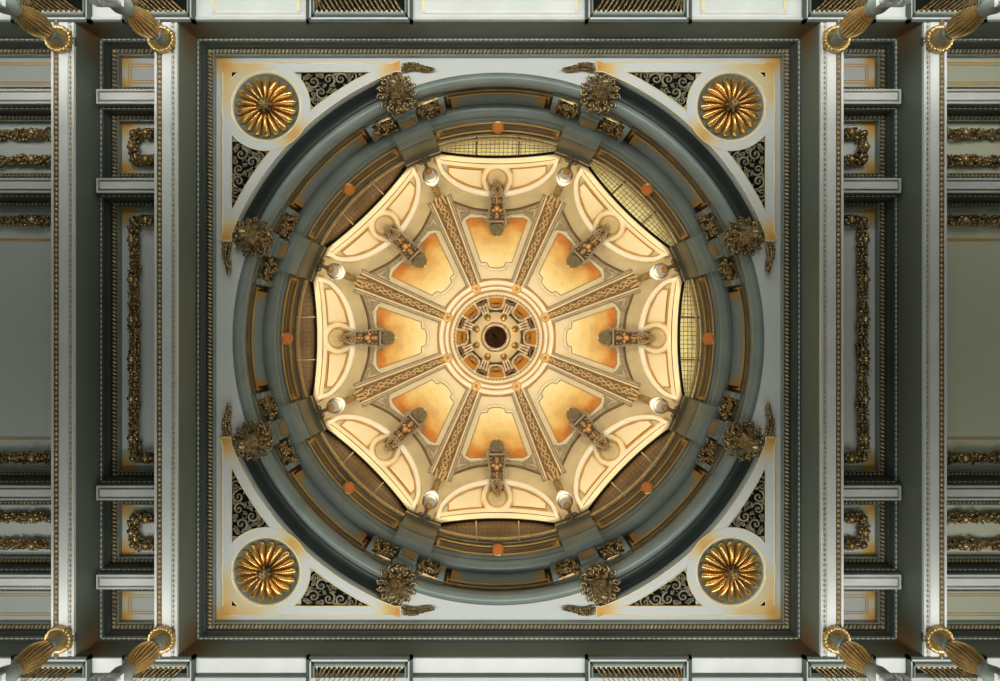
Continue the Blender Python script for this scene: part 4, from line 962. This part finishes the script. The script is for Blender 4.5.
corner_thing('urn_finial', 'urn finial', base, [('knob', knob, mat('orange_gilding', (0.62, .32, .09), .35, .4)), ('porcelain_vase', vase, PEARL, [('vase_band', vb, GBROWN), ('vase_band', vb2, GBROWN)]), ('segmented_neck', nk, BRONZE), ('leaf_crown', crn, RIBO), ('bracket', br, BROWNL)],
             lambda k: f'white urn finial with orange knob at rib foot {BET(k)}', 'white urn finials at the rib feet')

# ------------------------------------------------------------------ gold columns under the beams
BULB = mat('burnished_gold', (0.72, 0.48, 0.17), 0.24, 0.95, var=.2, vscale=10)
def column(cx, cy, label):
    c = (cx, cy)
    cap = M().lathe([(5, 636.5), (8.4, 634), (10.6, 630.8), (11.6, 632.5), (11.9, 635.5), (11.2, 638.6), (5, 638.6)], 200, c, mod=lambda R, w, a: 1 + .13 * abs(sin(10 * a)) * (1 if R > 7 else 0) - (.06 if R > 7 else 0))
    pl_ = M().lathe([(12.8, 638.2), (12.8, 640.4), (0.1, 640.4)], 40, c); pl_.lathe([(0.1, 638.2), (12.8, 638.2)], 40, c)
    nk_ = M().lathe([(5.2, 638), (5.0, 632), (4.8, 622), (5.0, 621)], 24, c)
    co = M().lathe([(5.2, 622.5), (6.6, 621.8), (6.9, 620.5), (6.5, 619), (5.4, 618.4)], 32, c)
    bu = M().lathe([(5.2, 619), (6.9, 615.5), (8.6, 610.5), (9.8, 604), (10.0, 599), (9.2, 593), (7.6, 587), (5.8, 581.5), (4.8, 578.5), (5.2, 577)], 144, c, mod=lambda R, w, a: 1 + .26 * abs(sin(9 * a)) - .18)
    gv = M().lathe([(r_ * .955, w_) for r_, w_ in ((5.2, 619), (6.9, 615.5), (8.6, 610.5), (9.8, 604), (10.0, 599), (9.2, 593), (7.6, 587), (5.8, 581.5), (4.8, 578.5), (5.2, 577))], 48, c)  # dark inner bulb paints shade into the flute valleys
    dk_ = M().lathe([(5.2, 577.5), (6.4, 576), (6.4, 573), (7, 572), (8.6, 566), (8.8, 548), (7, 547)], 32, c)
    ab = M().box(cx - 10.5, cx + 10.5, cy - 10.5, cy + 10.5, 546, 550)
    lv = M(); lv.lathe([(7.5, 547), (8.5, 542), (8.2, 530), (8.4, 520)], 32, c)
    for i in range(8):
        a = 2 * pi * i / 8
        lv.tube([(cx + r * cos(a), cy + r * sin(a), w) for r, w in ((8.4, 522), (9.2, 530), (10, 538), (12, 542.5), (13.5, 540), (12.4, 538))], [2.0, 2.2, 2.0, 1.8, 1.5, 1.0], 6)
    for i in range(4):
        a = pi / 4 + i * pi / 2; lv.ball((cx + 12.5 * cos(a), cy + 12.5 * sin(a), 542.5), (3.0, 3.0, 3.2), 10, 7)
    shf = M().lathe([(8.2, 523), (8.9, 300), (9.4, FL + 30)], 48, c, mod=lambda R, w, a: 1 - .05 * abs(sin(8 * a)))
    bs_ = M().lathe([(9.4, FL + 31), (12.5, FL + 28), (13, FL + 22), (10.8, FL + 19), (14, FL + 15), (15, FL + 9), (14, FL + 6)], 40, c); bs_.box(cx - 16, cx + 16, cy - 16, cy + 16, FL, FL + 7)
    thing('gilt_column', label, 'column', (cx, cy, FL), [('scalloped_cap', cap, GOLD), ('cap_plate', pl_, DTEAL), ('neck', nk_, TEAL), ('collar', co, TEAL), ('fluted_bulb', bu, BULB, [('bulb_flute_shade', gv, BROWNL)]), ('grey_block', dk_, TEAL), ('abacus', ab, WHITE), ('leaf_capital', lv, WHITE), ('shaft', shf, TEAL), ('foot', bs_, WHITE)],
          group='gilt topped columns under the beam ends', kind='thing')
for sy in (-1, 1):
    for sx in (-1, 1):
        for X, lb in ((306, 'inner'), (399, 'outer')):
            column(sx * X, sy * 272, f'column with gold fluted bulb and scalloped cap, {lb} one of the {SIDE[(sx, sy)]} pair')

# ------------------------------------------------------------------ lights
def area(name, p, target, sx, sy, e, col):
    l = bpy.data.lights.new(name, 'AREA'); l.shape = 'RECTANGLE'; l.size = sx * K; l.size_y = sy * K; l.energy = e; l.color = col
    o = link(name, l); o.location = world(p)
    from mathutils import Vector
    d = Vector(world(target)) - Vector(world(p)); o.rotation_euler = d.to_track_quat('-Z', 'Y').to_euler()
def point(name, p, e, col, r=0.0):
    l = bpy.data.lights.new(name, 'POINT'); l.energy = e; l.color = col; l.shadow_soft_size = r
    o = link(name, l); o.location = world(p)
COOL = (1.0, 1.0, 0.95); WARM = (1.0, 0.85, 0.60)
def spot(name, p, target, e, col, ang=160, blend=.25, r=0.0):
    l = bpy.data.lights.new(name, 'SPOT'); l.energy = e; l.color = col; l.shadow_soft_size = r; l.spot_size = radians(ang); l.spot_blend = blend
    o = link(name, l); o.location = world(p)
    from mathutils import Vector
    o.rotation_euler = (Vector(world(target)) - Vector(world(p))).to_track_quat('-Z', 'Y').to_euler()
for nm, sg in (('north', -1), ('south', 1)):
    area(nm + '_aisle_uplight', (0, sg * 284, 535), (0, sg * 262, 700), 1000, 14, 100, COOL)
    area(nm + '_hall_uplight', (0, sg * 262, 430), (0, sg * 90, 700), 900, 14, 34, COOL)
for sx in (-1, 1):
    for sy in (-1, 1):
        spot('bay_fill', (sx * 350, sy * 264, 440), (sx * 350, sy * 254, 700), 36, COOL, 40, .6, .06)  # added spots that brighten the end bay panels
        spot('bay_fill', (sx * 466, sy * 264, 440), (sx * 466, sy * 250, 700), 46, COOL, 50, .6, .06)
area('hall_fill', (0, 0, -90), (0, 0, 700), 400, 300, 34, (0.84, 1.0, 0.88))  # added soft fill from floor level, not a fitting
for k in range(8):
    a = pi / 8 + k * pi / 4
    spot('dome_uplight', (160 * cos(a), 160 * sin(a), 785), (90 * cos(a), 90 * sin(a), 1050), 34, WARM, 165)
    spot('crown_boost', (190 * cos(a), 190 * sin(a), 800), (78 * cos(a), 78 * sin(a), 1060), 68, WARM, 36, .9)  # added spots that lift the brightness of the crown
point('lantern_fill', (0, 0, 1110), 4.0, (1, .82, .55), 0.0)  # added fill floating inside the lantern
point('lantern_top_fill', (0, 0, 1264), 9, (1, .85, .6), 0.0)  # added close to the octagon cap to brighten it
w = bpy.data.worlds.new('hall_air'); sc.world = w; w.use_nodes = True
w.node_tree.nodes['Background'].inputs[0].default_value = (0.5, 0.55, 0.6, 1); w.node_tree.nodes['Background'].inputs[1].default_value = 0.2

# ------------------------------------------------------------------ camera
cam = bpy.data.cameras.new('camera'); co = link('camera', cam)
cam.sensor_width = 36; cam.lens = 25.2; cam.shift_x = 0.0074; cam.shift_y = -0.0055; cam.clip_end = 200
co.location = (-5.8 * K, -4.0 * K, ZC); co.rotation_euler = (pi, 0, 0)
sc.camera = co
sc.view_settings.view_transform = 'Standard'; sc.view_settings.look = 'None'; sc.view_settings.gamma = 1; sc.view_settings.use_curve_mapping = False
sc.view_settings.exposure = 0.22
sc.cycles.use_denoising = True
sc.cycles.max_bounces = 6; sc.cycles.diffuse_bounces = 4
